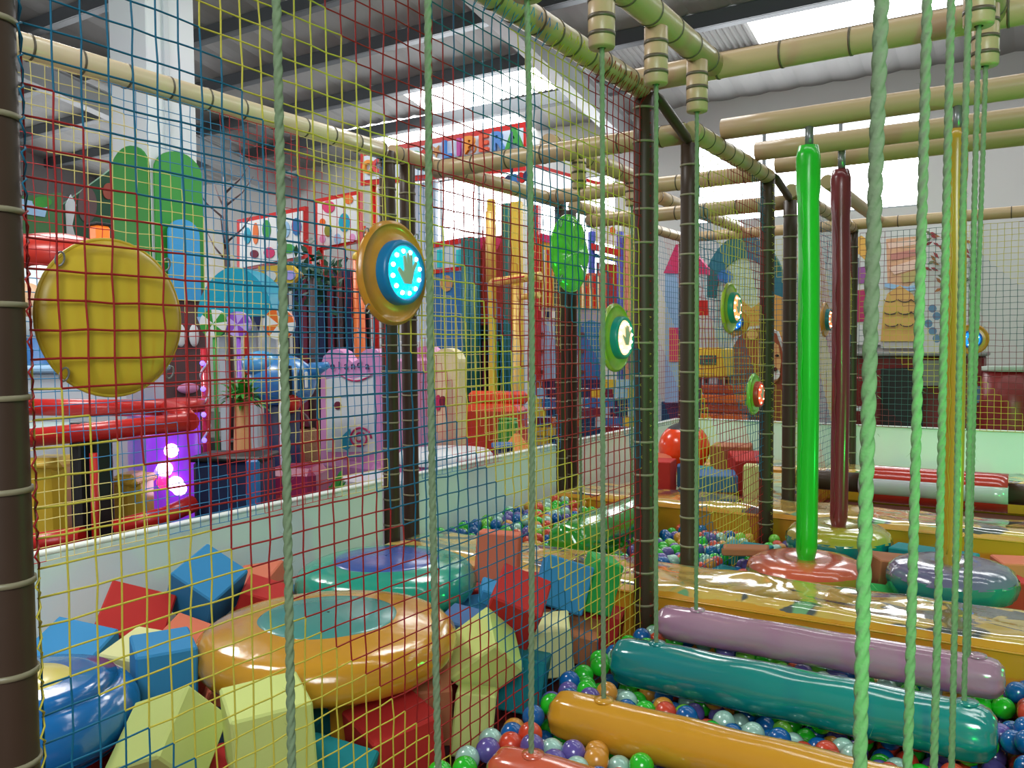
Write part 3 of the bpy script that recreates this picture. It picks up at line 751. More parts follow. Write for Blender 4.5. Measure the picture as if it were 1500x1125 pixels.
mushroom('large orange-yellow round seat with a blue-green spot, in the foam blocks', -1.955, 1.99, .465, .415, .145, vin_y, spot_t, .235, 3, foamy)
mushroom('sea green glossy round seat with a deep blue spot, against the white barrier', -2.375, 2.77, .43, .385, .17, vin_tg, vin_db, .235, 5, foamy)
p = AZ(34, 1003, .46)
mushroom('blue round seat with a yellow spot, half hidden by the brown post with olive ties', p.x, p.y, .46, .285, .18, vin_b, spot_y, .125, 7, F_DBLUE)

# ------------------------------------------------------------------ foam blocks
_fb = {}; BL = []
def block(label, px, py, z, size, rot, m, group=None, pos=None):
    p = Vector(pos) if pos is not None else AZ(px, py, z)
    s = size if isinstance(size, tuple) else (size, size, size)
    BL.append([label, Vector(p), s, Euler([math.radians(a) for a in rot]), m, group or 'foam blocks in the pit', pos is not None])
def axes_of(e): M = e.to_matrix(); return [M.col[0].copy(), M.col[1].copy(), M.col[2].copy()]
def sat(c1, h1, a1, c2, h2, a2):
    d = c2 - c1; best = None
    if d.length > sum(h1) + sum(h2): return None
    for ax in a1 + a2 + [u.cross(v) for u in a1 for v in a2]:
        if ax.length < 1e-4: continue
        ax = ax.normalized()
        o = sum(abs(ax.dot(a1[k])) * h1[k] for k in range(3)) + sum(abs(ax.dot(a2[k])) * h2[k] for k in range(3)) - abs(ax.dot(d))
        if o <= 0: return None
        if best is None or o < best[0]: best = (o, ax if ax.dot(d) > 0 else -ax)
    return best
FIX = []
def fixbox(c, h, rz=0.0): FIX.append((Vector(c), h, axes_of(Euler((0, 0, rz)))))
def place_blocks():
    it = [[b[1].copy(), [q / 2 for q in b[2]], axes_of(b[3])] for b in BL]
    nm = [k for k, b in enumerate(BL) if not b[6]]
    for rnd in range(150):
        for x in range(len(nm)):
            i = nm[x]
            for y in range(x + 1, len(nm)):
                j = nm[y]; r = sat(it[i][0], it[i][1], it[i][2], it[j][0], it[j][1], it[j][2])
                if r: v = r[1] * (r[0] * .3); it[i][0] -= v; it[j][0] += v
            for c, h, a in FIX:
                r = sat(it[i][0], it[i][1], it[i][2], c, h, a)
                if r: it[i][0] -= r[1] * r[0] * .6
            ex = [sum(abs(it[i][2][k][q]) * it[i][1][k] for k in range(3)) for q in range(3)]
            it[i][0].z = max(it[i][0].z, .022 + ex[2])
            d = BL[i][1] - it[i][0]
            if rnd < 90: it[i][0] += d * .04
    kept = list(nm)
    for k, b in enumerate(BL):
        if not b[6]: continue
        ok = all(sat(it[k][0], it[k][1], it[k][2], it[q][0], it[q][1], it[q][2]) is None for q in kept) and all(sat(it[k][0], it[k][1], it[k][2], c, h, a) is None for c, h, a in FIX)
        if ok: kept.append(k)
    for k in kept:
        label, p0, s, e, m, grp, _ = BL[k]; key = (s, m.name)
        if key not in _fb: o = MB().box((0, 0, 0), s, bev=.006).build('foam_block', m); _fb[key] = o
        else: o = _fb[key].copy(); COL.objects.link(o)
        o.location = it[k][0]; o.rotation_euler = e
        tag(o, label, 'foam block', grp)
for sx, sy, sz, sr, st in ((-1.965, 1.985, .475, .415, .17), (-2.375, 2.77, .43, .385, .17), (p.x, p.y, .46, .285, .2)):
    for a in range(8): fixbox((sx, sy, sz - st * .5), (sr * .98, sr * .26, st * .48), a * PI / 8)
    fixbox((sx, sy, .15), (sr * .42, sr * .42, .15), PI / 8)
fixbox((-.88, 3.62, .15), (2.1, .24, .15)); fixbox((-.88, 5.55, .15), (2.1, .25, .15)); fixbox((-3.05, 3.5, .3), (.05, 4.5, .32)); fixbox((-.62, 6.4, .3), (.5, .14, .2)); fixbox((-2.21, 6.66, .125), (.7, .8, .125)); fixbox(AY(1002, 656, 6.5), (.15, .15, .2))
for sx, sy, sz, sr, st in ((-.975, 4.3, .285, .285, .13), (-.945, 4.93, .335, .28, .17), (-.335, 4.3, .345, .272, .15)):
    for a in (0, PI / 6, PI / 3): fixbox((sx, sy, sz - st * .5), (sr * .75, sr * .75, st * .5), a)
for px_, py_ in ((X1, 3.354), (X1, 3.905), (X1, 5.25), (X1, 5.8), (X2, 3.56), (X2, 3.73), (X1, .722)): fixbox((px_, py_, .8), (.04, .04, .8))
fixbox((X1 - .01, 2.05, .8), (.012, 1.25, .8))
B = block
B('blue foam block leaning on the white barrier behind the orange seat', 288, 895, .38, .2, (25, 30, 20), F_BLUE)
B('red foam block just below the blue one at the white barrier', 228, 925, .33, .23, (35, 20, 50), F_RED)
B('small red foam block peeping out behind the orange seat', 368, 880, .36, .17, (10, 20, 40), F_RED)
B('salmon foam block wedged behind the orange seat, beside the small red one', 408, 872, .33, .19, (15, -10, 20), F_ORANGE)
B('teal-blue foam block at the barrier near the blue spotted seat', 128, 955, .32, .22, (20, 10, 25), F_BLUE)
B('pale yellow foam slab lying between the red and blue blocks', 212, 985, .33, (.2, .2, .1), (8, 5, 20), F_CREAM)
B('mid blue foam block standing below the pale yellow slab', 238, 1018, .32, .17, (6, 0, 62), F_BLUE)
B('salmon foam block tucked under the rim of the orange seat', 300, 978, .26, .2, (30, 10, 10), F_ORANGE)
B('salmon foam block between the slate block and the orange seat', 322, 1022, .22, .19, (12, 20, 50), F_ORANGE)
B('slate blue foam block beside the large pale yellow block', 300, 1052, .24, .18, (-20, 15, 30), F_DBLUE)
B('large pale yellow-green foam block in front of the orange seat', 362, 1078, .30, (.2, .2, .2), (4, -4, 58), F_LIME)
B('lime foam block tilted up at the bottom below the blue seat', 232, 1105, .28, (.2, .2, .16), (38, -22, 10), F_LIME)
B('dark red foam block below the blue spotted seat', 178, 1065, .24, .2, (25, 10, 30), F_RED)
B('red foam block under the blue seat rim, beside the post with olive ties', 120, 1112, .16, .2, (5, 10, 12), F_RED)
B('bright red foam block at the bottom beside the lime one', 300, 1132, .22, .2, (10, 5, 70), F_RED)
B('dark teal foam block below the orange seat', 456, 1095, .17, .19, (5, 0, 20), F_TEAL)
B('teal-blue foam block at the bottom in front of the red one', 565, 1112, .24, .19, (14, 14, 25), F_TEAL)
B('red foam block below the orange seat rim', 588, 1062, .19, .22, (5, -8, 66), F_RED)
B('dark red foam block in the shade under the orange seat', 628, 1000, .16, .2, (0, 15, 10), F_RED)
B('lime foam block leaning on the net beside the second rope', 703, 990, .24, (.2, .2, .16), (30, -38, 22), F_LIME)
B('lime foam block standing at the net next to the pearl balls', 658, 1076, .14, (.13, .12, .2), (-8, 6, 30), F_LIME)
B('tan foam block at the foot of the lime blocks', 630, 1088, .13, .2, (10, 0, 40), F_BROWN)
B('teal foam block against the net below the dark red cube', 778, 990, .18, .19, (-10, 8, 22), F_TEAL)
B('tilted red foam cube resting on the teal block by the net', 752, 922, .32, .19, (28, 22, 28), F_RED)
B('pale yellow foam block at the net beside the red cube', 824, 948, .22, .19, (4, -6, 30), F_CREAM)
B('tan foam slab behind the pale yellow block at the net', 848, 920, .22, (.26, .2, .12), (6, 10, 24), F_BROWN)
B('tilted blue foam block before the bridge, beside the green one', 858, 880, .29, (.2, .12, .2), (-16, 18, 34), F_BLUE)
B('green foam block pressed against the net at the bridge', 893, 888, .25, (.12, .18, .22), (0, 16, 40), F_GREEN)
B('rose red foam block lying by the bridge', 790, 880, .26, (.24, .2, .14), (14, 6, 40), F_RED)
B('pale yellow foam block beneath the salmon one near the bridge', 742, 868, .24, (.2, .18, .12), (6, 12, 20), F_CREAM)
B('salmon foam block standing against the end of the bridge', 722, 848, .33, (.19, .15, .22), (-6, 4, 25), F_ORANGE)
B('teal-blue foam slab between the seats and the bridge', 692, 885, .26, (.24, .22, .1), (6, -8, 30), F_BLUE)
B('blue foam block standing at the rim of the orange seat', 690, 935, .22, (.18, .16, .22), (6, 8, 12), F_DBLUE)
B('pale yellow foam block half hidden behind the red cube', 716, 938, .17, .17, (0, 8, 40), F_CREAM)
B('blue foam slab on top beside the rose red block', 760, 878, .31, (.22, .14, .06), (8, 20, 35), F_BLUE)
B('red-orange foam block at the foot of the post by the bridge', 922, 905, .12, .18, (0, 10, 15), F_RED)
B('dark red foam block under the green seat', 690, 858, .24, .2, (10, 0, 30), F_RED)
names = {F_BLUE.name: 'blue', F_RED.name: 'red', F_ORANGE.name: 'salmon', F_CREAM.name: 'pale yellow', F_TEAL.name: 'teal', F_BROWN.name: 'tan'}
cols = [F_BLUE, F_RED, F_ORANGE, F_CREAM, F_TEAL, F_BROWN]
gg = random.Random(11); q = 0
for xi in range(6):
    for yi in range(11):
        x = -2.86 + .25 * xi + gg.uniform(-.02, .02); y = .75 + .245 * yi + gg.uniform(-.02, .02)
        if x > -1.52 or y > 3.28: continue
        a, b_, d_ = (x + 1.965, y - 1.985, 0), (x + 2.375, y - 2.77, 0), (x - p.x, y - p.y, 0)
        if min(math.hypot(*a[:2]), math.hypot(*b_[:2])) < .33 or math.hypot(*d_[:2]) < .3: continue
        m = cols[gg.randrange(6)]
        B('%s foam block in the bottom layer of the foam pit' % names[m.name], 0, 0, 0, .2, (gg.uniform(-8, 8), gg.uniform(-8, 8), gg.uniform(0, 90)), m, group='bottom layer of foam blocks', pos=(x, y, .125))
# the back foam pit round the hanging poles
B('teal foam slab beside the salmon red seat, lower one', 1080, 838, .16, (.26, .16, .12), (0, 4, -8), F_TEAL)
B('teal foam slab behind the salmon red seat, upper one', 1094, 812, .16, (.26, .15, .11), (0, 0, -6), F_TEAL)
B('flat tan foam slab lying between the teal slabs', 1092, 806, .245, (.24, .12, .04), (0, -3, 12), F_BROWN)
B('teal foam block at the edge of the long bridge, below the slabs', 1072, 858, .14, (.24, .14, .1), (0, 0, 5), F_TEAL)
B('bright green foam block behind the rim of the salmon red seat', 1268, 856, .2, .13, (35, 10, 40), F_GREEN)
B('bright green foam block between the thick rope and the bridge', 1296, 866, .17, .13, (10, 30, 30), F_GREEN)
B('teal foam slab bridging between the two farther seats', 1325, 818, .22, (.4, .16, .12), (0, 0, -10), F_TEAL)
B('tan foam block under the purple-grey seat', 1315, 850, .16, .22, (0, 6, 30), F_BROWN)
B('salmon foam block at the far side beside the purple-grey seat', 1490, 848, .13, .2, (0, 0, 20), F_ORANGE)
B('dark red foam block low beside the purple-grey seat', 1480, 872, .1, .16, (0, 0, 30), F_RED)
# beyond the second bridge
B('salmon foam block beyond the green roll, in front of the orange ball', 986, 692, .34, .2, (12, 10, 40), F_ORANGE)
B('slate blue foam block beside the salmon one beyond the orange ball', 1000, 696, .36, .16, (0, 0, 20), F_DBLUE)
B('red foam block under the orange ball', 970, 694, .36, .24, (0, 0, 10), F_RED)
B('teal foam block seen beside the post past the orange ball', 1028, 702, .35, .18, (0, 5, 25), F_TEAL)
B('slate foam slab seen through the second net', 1052, 704, .36, (.3, .2, .12), (6, 0, 25), F_DBLUE)
B('orange foam block seen through the second net near the barrier', 1072, 682, .38, .3, (0, 0, 10), F_BROWN)
B('dark red foam block seen through the second net', 1090, 700, .36, .26, (10, 0, 30), F_RED)
B('pale yellow foam block at the foot of the second net post', 1105, 712, .36, (.14, .14, .26), (0, 0, 10), F_CREAM)
place_blocks()
# red roller with grey band near the back
t = thing('roller_cushion', 'red roller cushion with a silver band, across the back beyond the second bridge', 'roller', (-.62, 6.4, .36), (0, 0, math.radians(0)))
MB().tube([(x, 0, 0) for x in np.linspace(-.45, .45, 12)], .13, 28).build('cushion', vin_r, t)
MB().tube([(x, -.09, .0) for x in np.linspace(-.452, .452, 12)], .062, 20).build('silver_band', mat('silver_vinyl', (190, 186, 196), .15, bump=.2, bscale=9, coat=.4), t)
for s_ in (-1, 1): MB().tube([(s_ * .45, 0, 0), (s_ * .9, 0, 0)], .07, 20).build('axle_pad', brown, t)
# orange hanging ball with a black cap
q = AY(1002, 656, 6.5)
t = thing('punch_ball', 'big glossy orange-red hanging ball with a black cap', 'ball', q)
R0 = .205
MB().lathe([(math.sin(a) * R0, -math.cos(a) * R0) for a in np.linspace(0.001, PI * .8, 26)], 40, 0, True).build('orange_shell', mat('orange_red_ball', (250, 70, 20), .22, coat=.4), t)
MB().lathe([(math.sin(a) * R0 * 1.004, -math.cos(a) * R0 * 1.004) for a in np.linspace(PI * .78, PI * .93, 8)] + [(.03, R0 * 1.15), (0.001, R0 * 1.17)], 40, 0, True).build('black_cap', black, t)
MB().tube([(0, 0, R0 * 1.15), (0, 0, 2.42 - q.z)], .008, 8).build('hanging_cord', black, t)
# cords holding the green roll
for yy in (4.28, 5.0):
    rope('pale rope from the short bar down to the grass green roll, %s end' % ('front' if yy < 4.5 else 'rear'), -2.22, yy, .38, 2.34, sleeve=True)

# ------------------------------------------------------------------ balls
BC = [('bright green', (40, 190, 40), .22), ('blue', (10, 92, 160), .2), ('purple', (96, 84, 156), .2), ('orange-red', (206, 66, 36), .3), ('pearl white', (164, 206, 190), .22), ('amber', (206, 142, 44), .3), ('lime', (120, 200, 60), .25)]
bm_ = []
for nm, c, rg in BC:
    o_m = mat(nm.replace(' ', '_').replace('-', '_') + '_ball_plastic', c, rg, coat=.35, metal=.15 if nm == 'pearl white' else 0, vary=.05, vscale=20)
    mb = MB(); mb.sphere((0, 0, 0), .0362, 22, 14)
    bm_.append((nm, mb, o_m))
protos = {}
def ball(i, p, zone, group):
    nm, mb, m_ = bm_[i]
    if i not in protos: o = mb.build('pit_ball', m_); protos[i] = o
    else: o = protos[i].copy(); COL.objects.link(o)
    o.location = p; o.rotation_euler = (random.uniform(0, 3), random.uniform(0, 3), 0)
    return tag(o, '%s plastic ball in the %s' % (nm, zone), 'ball', '%s balls in the %s' % (nm, zone))
ROLLS = [(ROPY[5], .247, .068), (ROPY[4], .225, .084), (ROPY[3], .185, .076), (ROPY[2], .19, .08)]
gb = random.Random(21)
def pick():
    return gb.choices(range(7), [24, 20, 14, 13, 13, 9, 7])[0]
cand = []
def zone(x0, x1, y0, y1, zfun, zname, step=.072, keep=None):
    ny = int((y1 - y0) / (step * .87))
    for j in range(ny + 1):
        y = y0 + j * step * .87
        x = x0 + (step / 2 if j % 2 else 0)
        while x <= x1:
            xx, yy = x + gb.uniform(-.006, .006), y + gb.uniform(-.006, .006)
            z = zfun(xx, yy) + gb.uniform(-.022, .022)
            if keep is None or keep(xx, yy, z): cand.append((xx, yy, z, zname))
            x += step
def clear_rolls(x, y, z):
    for ry, rz, rr in ROLLS:
        if -1.33 < x < -.03 and math.hypot(y - ry, z - rz) < rr * 1.08 + .038: return False
    return True
zone(-1.385, .42, 1.45, 3.34, lambda x, y: .125 + .05 * math.exp(-((x + 1.25) / .2) ** 2) * (1 if y < 3.2 else .6) + .09 * math.exp(-((x - .12) / .16) ** 2), 'pit under the swinging rolls', keep=clear_rolls)
def kb(x, y, z): return not (abs(x + 2.2) < .13 + .03 and z < .42)
zone(-2.95, -1.50, 3.92, 5.25, lambda x, y: .15 + .10 * math.exp(-((x + 2.9) / .35) ** 2) - .03 * math.exp(-((x + 2.2) / .3) ** 2), 'pit beside the green roll', keep=kb)
zone(-1.36, -1.26, 3.93, 5.2, lambda x, y: .14, 'strip of pit beyond the bridge gap')
def vis(c):
    u, v, w = PIX(c[:3]); return -30 < u < 1530 and -30 < v < 1160 and w > .2
def hid(c):
    u, v, w = PIX(c[:3])
    # behind a swinging roll as seen here: keep only as part of the lower mass
    for ry, rz, rr in ROLLS:
        if c[1] > ry + .05 and -1.2 < c[0] < -.1:
            d = Vector(c[:3]) - CAM; tt = ry / d.y; hz = CAM.z + d.z * tt; hx = d.x * tt
            if abs(hz - rz) < rr - .01 and -1.25 < hx < -.12: return True
    if c[3] == 'pit under the swinging rolls' and v > 1150: return True
    return False
C1 = [c for c in cand if vis(c) and not hid(c)]
C1.sort(key=lambda c: PIX(c[:3])[2])
for c in C1[:299]: ball(pick(), c[:3], c[3], None)
rest = C1[299:] + [c for c in cand if not vis(c) or hid(c)]
mb = MB()
def lowball(x, y, z, i): mb.sphere((x, y, z), .0362, 10, 7, i)
for c in rest: lowball(c[0], c[1], c[2], pick())
for (x0, x1, y0, y1) in ((-1.38, .42, 1.4, 3.34), (-2.95, -1.5, 3.92, 5.25)):
    for y in np.arange(y0, y1, .075):
        for x in np.arange(x0, x1, .075): lowball(x + gb.uniform(-.01, .01), y + gb.uniform(-.01, .01), .05 + gb.uniform(-.008, .008), pick())
o = mb.build('ball_pit_filling', [b[2] for b in bm_])
tag(o, 'mass of mixed plastic balls lying underneath the top layer of the ball pits', 'balls', kind='stuff')
print('balls', len(C1), len(rest))
# ------------------------------------------------------------------ things in the hall
def M_(name, rgb, rough=.5, **k): return mat(name, rgb, rough, **k)
def cut(name, pts, m, parent, th=.03, Y=None, X=None, out=0.0):
    """board outline (seen points carried to its upright plane) with real thickness, front face toward the play frame"""
    L = Vector(parent.location)
    P = [(AY(a, b, Y - out) if Y is not None else AX(a, b, X + out)) - L for a, b in pts]
    d = Vector((0, th, 0)) if Y is not None else Vector((-th, 0, 0))
    n = len(P); mb = MB()
    mb.add(P + [q + d for q in P], [tuple(range(n)), tuple(reversed(range(n, 2 * n)))] + [(k, n + k, n + (k + 1) % n, (k + 1) % n) for k in range(n)])
    o = mb.build(name, m, parent)
    me = o.data; bm = __import__('bmesh').new(); bm.from_mesh(me); __import__('bmesh').ops.recalc_face_normals(bm, faces=bm.faces); bm.to_mesh(me); bm.free()
    return o
def oval(cx, cy, rx, ry, n=24, a0=0, a1=2 * PI): return [(cx + rx * math.cos(a0 + (a1 - a0) * k / n), cy + ry * math.sin(a0 + (a1 - a0) * k / n)) for k in range(n + (0 if abs(a1 - a0) > 6 else 1))]
def rect(x0, y0, x1, y1, sl=0.0): return [(x0, y0), (x1, y0 + sl * (x1 - x0)), (x1, y1 + sl * (x1 - x0)), (x0, y1)]
def th_at(name, label, cat, px, D, group=None, py=500):
    q = AD(px, py, D); return thing(name, label, cat, (q.x, q.y, 0), group=group)
def bxd(name, m, parent, c, d, bev=.01, rz=0.0):
    L = Vector(parent.location)
    return MB().box((0, 0, 0), d, bev=bev, M=T(*(Vector(c) - L)) @ RZ(rz)).build(name, m, parent)
def tub(name, m, parent, pts, r, n=10, closed=False):
    L = Vector(parent.location)
    return MB().tube([Vector(q) - L for q in pts], r, n, closed=closed).build(name, m, parent)
def ball_part(name, m, parent, c, r, sc=(1, 1, 1)):
    return MB().sphere(Vector(c) - Vector(parent.location), r, 18, 12, 0, sc).build(name, m, parent)
RED = M_('red_gloss_paint', (196, 34, 30), .3); WHITE = M_('white_gloss_board', (224, 228, 230), .4); ORANGE = M_('orange_paint', (226, 110, 40), .4)
YELL = M_('yellow_paint', (222, 182, 60), .4); PINK = M_('pink_plastic', (222, 150, 200), .35); HOT = M_('hot_pink_cloth', (206, 46, 104), .6); TEALP = M_('dark_teal_paint', (18, 92, 88), .45)
BLUEP = M_('blue_paint', (44, 110, 176), .45); SKYB = M_('sky_blue_paint', (150, 190, 226), .5); NAVY = M_('navy_paint', (26, 40, 84), .5); MAROON = M_('maroon_cloth', (112, 28, 56), .6)
GREENP = M_('leaf_green_paint', (50, 150, 56), .5); LEAF = M_('palm_leaf', (46, 142, 40), .5, vary=.3, vscale=12); TURQ = M_('turquoise_paint', (22, 160, 190), .4); PURP = M_('purple_plastic', (140, 80, 200), .35)
TAN = M_('tan_wood', (196, 140, 84), .55); CREAMP = M_('cream_plastic', (236, 222, 176), .4); DBROWN = M_('dark_brown_paint', (92, 70, 72), .55); DGREEN = M_('dark_leaf', (22, 74, 50), .6, vary=.3, vscale=10); CYAN = M_('cyan_paint', (40, 200, 206), .4)
LGREY = M_('light_grey_panel', (196, 204, 210), .4); DRED = M_('deep_red_laminate', (120, 24, 28), .4)

# white steel column with painted wrap
q = AD(229, 300, 7.2)
t = thing('steel_column', 'white square steel column wrapped with a green-topped painted tree panel', 'column', (q.x, q.y, 0))
MB().box((0, 0, 3.2), (.5, .46, 6.4), bev=.01).build('shaft', steelw, t)
MB().box((.26, -.06, 3.2), (.03, .05, 6.4), bev=.004).build('downpipe', LGREY, t)
cx, cy = q.x + .27, q.y - .25
def wrap_panel(axis, z0, z1, w, nm, m, out):
    poly = [(-w / 2, z0), (w / 2, z0), (w / 2, z1 - w * .4)] + [(w / 2 * math.cos(a), z1 - w * .4 + w * .4 * math.sin(a)) for a in np.linspace(0, PI, 14)[1:-1]] + [(-w / 2, z1 - w * .4)]
    M = RX(PI / 2) if axis == 'y' else RZ(PI / 2) @ RX(PI / 2)
    off = T(0, -.23 - out, 0) if axis == 'y' else T(.255 + out, 0, 0)
    MB().prism(poly, .02, M=off @ M).build(nm, m, t)
wrap_panel('y', 1.2, 3.02, .50, 'green_panel', GREENP, .0); wrap_panel('x', 1.2, 2.98, .46, 'green_panel', GREENP, .035)
wrap_panel('y', .1, 2.0, .46, 'trunk_panel', DBROWN, .03); wrap_panel('x', .1, 1.95, .42, 'trunk_panel', DBROWN, .06)
wrap_panel('x', 1.75, 2.42, .3, 'blue_feather_panel', M_('feather_blue', (60, 160, 220), .5), .085)
for k, (yy, zz) in enumerate(((-.06, 1.46), (.07, 1.46))): MB().sphere((.36, yy, zz), .05, 14, 8, 0, (.3, 1, 1.9)).build('white_oval', WHITE, t)
MB().sphere((.36, 0, 1.02), .09, 16, 8, 0, (.3, 1.2, .5)).build('pink_oval', PINK, t)

# red railed game table with black posts
t = th_at('railed_game_table', 'game table with red padded rails and black posts, just past the white barrier', 'game table', 150, 4.3)
for a, b in (((-20, 596), (245, 598)), ((-20, 648), (278, 618))):
    D = 4.5 if a[1] < 600 else 4.05
    tub('padded_rail', RED, t, [AD(a[0], a[1], D), AD((a[0] + b[0]) / 2, (a[1] + b[1]) / 2, D), AD(b[0], b[1], D + .1)], .045, 16)
tub('end_rail', RED, t, [AD(278, 618, 4.15), AD(268, 606, 4.4), AD(245, 598, 4.6)], .045, 16)
tub('lower_rail', RED, t, [AD(-20, 806, 4.0), AD(122, 786, 4.0)], .05, 14)
tub('lower_rail', RED, t, [AD(166, 775, 4.05), AD(240, 756, 4.15), AD(282, 738, 4.3)], .045, 14)
for px, D in ((122, 4.1), (148, 4.1)):
    q = AD(px, 700, D); bxd('post', black, t, (q.x, q.y, .5), (.085, .085, 1.0), .008)
q = AD(138, 700, 4.02); tub('red_strut', RED, t, [(q.x, q.y, .2), (q.x, q.y, .86)], .018)
q0 = AD(140, 610, 4.3); bxd('table_top', M_('pale_play_surface', (176, 208, 206), .3), t, (q0.x - .02, q0.y + .02, .955), (.8, .36, .03), .01, .62)
for px0, px1, y0, D, nm in ((42, 108, 668, 4.62, 'yellow_bin'), (168, 216, 692, 4.62, 'yellow_bin')):
    q = AD((px0 + px1) / 2, y0, D); w_ = (px1 - px0) / FPX * D
    o = thing('padded_bin', 'yellow padded bin behind the red rails, %s' % ('beside the brown post with olive ties' if px0 < 100 else 'between the black posts and the purple light'), 'bin', (q.x, q.y, 0), (0, 0, .5))
    MB().box((0, 0, q.z / 2), (w_, .24, q.z), bev=.05).build('body', mat('yellow_vinyl_pad', (214, 178, 50), .3, bump=.1, bscale=9, coat=.2), o)
    MB().box((0, 0, q.z - .04), (w_ * 1.03, .26, .05), bev=.02).build('top_edge', YELL, o)
# checker strip at the base of the table
q = AD(150, 800, 3.62); t2 = thing('checker_panel', 'black and white checker strip just above the white barrier', 'panel', (q.x, q.y, 0), (0, 0, 1.3))
for k in range(14):
    for j in range(2): MB().box((-.7 + .1 * k, 0, .40 + .06 * j), (.1, .03, .06)).build('square', WHITE if (k + j) % 2 else black, t2)
MB().box((0, .02, .18), (1.42, .03, .38), bev=.004).build('skirt', black, t2)
# purple glowing column machine
q = AD(255, 670, 5.0); t = thing('glow_machine', 'purple glowing round machine with bright white lights', 'machine', (q.x, q.y, 0))
MB().tube([(0, 0, .3), (0, 0, 1.0)], .15, 24).build('glow_tube', M_('purple_glow', (110, 40, 190), .3, emit=.55, ecol=(150, 60, 230)), t)
MB().tube([(0, 0, 0), (0, 0, .32)], .17, 24).build('base', MAROON, t); MB().tube([(0, 0, .98), (0, 0, 1.05)], .18, 24).build('cap', RED, t)
GL = M_('pink_white_lamp', (255, 220, 255), .3, emit=5, ecol=(255, 200, 255)); BL = M_('violet_blue_lamp', (120, 100, 255), .3, emit=3, ecol=(110, 90, 255)); PK = M_('magenta_lamp', (255, 40, 120), .3, emit=2, ecol=(255, 30, 110))
for px, py, r, m in ((251, 660, .04, GL), (241, 687, .045, GL), (234, 691, .03, BL), (257, 709, .045, GL), (240, 706, .04, PK), (263, 716, .04, GL)):
    c = AD(px, py, 4.83); MB().sphere(c - q.xyz * Vector((1, 1, 0)) if False else c - Vector((q.x, q.y, 0)), r, 14, 8, 0, (1, 1, 1)).build('lamp', m, t)
# candy pole with small lights
q = AD(300, 560, 5.3); t = thing('candy_pole', 'red and white striped candy pole with blue lights beside the palm', 'pole', (q.x, q.y, 0))
MB().tube([(0, 0, 0), (0, 0, 1.35)], .022, 14).build('pole', M_('candy_red', (206, 40, 60), .25, coat=.3), t)
MB().tube([(.024 * math.cos(z * 30), .024 * math.sin(z * 30), z) for z in np.linspace(.2, 1.35, 140)], .007, 5).build('white_stripe', WHITE, t)
for k in range(5): MB().sphere((.02, -.03, .62 + .16 * k), .016, 10, 6).build('blue_lamp', M_('violet_blue_lamp', (120, 100, 255)), t)
# blue chest and maroon cushions
q = AD(345, 700, 4.55); t = thing('storage_chest', 'dark blue chest behind the white barrier, below the palm', 'chest', (q.x, q.y, 0), (0, 0, .5))
z_ = AD(345, 668, 4.55).z; MB().box((0, 0, z_ / 2), (.36, .26, z_ - .02), bev=.02).build('body', NAVY, t); MB().box((.15, -.14, z_ / 2), (.07, .03, z_), bev=.01).build('side_post', BLUEP, t); MB().box((0, 0, z_), (.39, .29, .03), bev=.01).build('lid', black, t)
q = AD(436, 690, 5.0); t = thing('cushion_block', 'maroon padded block beside the leaf-painted plinth', 'cushion', (q.x, q.y, 0), (0, 0, .45))
z_ = AD(436, 682, 5.0).z; MB().box((0, 0, z_ / 2), (.3, .3, z_), bev=.04).build('pad', M_('wine_vinyl', (140, 36, 82), .35, coat=.2), t); MB().box((0, 0, z_ * .5), (.306, .306, .012)).build('seam', MAROON, t)
q = AD(400, 730, 4.8); t = thing('padded_block', 'small dark red padded block between blue chest and maroon block', 'cushion', (q.x, q.y, 0), (0, 0, .45))
MB().box((0, 0, .25), (.12, .14, .5), bev=.03).build('pad', MAROON, t); MB().box((0, 0, .5), (.11, .13, .02), bev=.008).build('cap', DRED, t)
# palm
q = AD(354, 600, 5.04); t = thing('potted_palm', 'bright green spiky palm behind the lollipops', 'plant', (q.x, q.y, 0))
MB().tube([(0, 0, 0), (0, 0, 1.08)], [.08, .04], 12).build('trunk', TAN, t)
mb = MB(); g = random.Random(3)
for k in range(80):
    a = g.uniform(0, 6.28); el = g.uniform(-.1, 1.25); l = g.uniform(.14, .26); d = Vector((math.cos(a) * math.cos(el), math.sin(a) * math.cos(el), math.sin(el)))
    s = d.cross(Vector((0, 0, 1))).normalized() * .016; b0 = Vector((0, 0, 1.04)); m1 = b0 + d * l * .55; e = b0 + d * l + Vector((0, 0, -.06))
    mb.add([b0 - s * .4, b0 + s * .4, m1 + s, m1 - s, e], [(0, 1, 2, 3), (3, 2, 4)])
mb.build('leaves', LEAF, t)
# lollipops
for px, py, r, m1, m2, lb, ms in ((316, 474, .088, GREENP, WHITE, 'green and white giant lollipop', GREENP), (351, 475, .08, PURP, M_('lilac', (190, 170, 240), .35), 'purple giant lollipop', PURP), (411, 475, .098, ORANGE, WHITE, 'orange and white giant lollipop behind the first rope', WHITE)):
    q = AD(px, py, 5.4); t = thing('giant_lollipop', lb + ', on a stick', 'lollipop', (q.x, q.y, 0), (0, 0, .5))
    for k in range(8):
        a0, a1 = k * PI / 4, (k + 1) * PI / 4
        poly = [(0.0, 0.0)] + [(r * math.cos(a0 + (a1 - a0) * u), r * math.sin(a0 + (a1 - a0) * u)) for u in np.linspace(0, 1, 6)]
        poly = [(x * math.cos(.9 * math.hypot(x, y) / r) - y * math.sin(.9 * math.hypot(x, y) / r), x * math.sin(.9 * math.hypot(x, y) / r) + y * math.cos(.9 * math.hypot(x, y) / r)) for x, y in poly]
        MB().prism(poly, .04, M=T(0, 0, q.z) @ RX(PI / 2)).build('candy_wedge', m1 if k % 2 else m2, t)
    MB().tube([(0, -.02, 0), (0, -.02, q.z - r)], .014, 10).build('stick', ms, t)
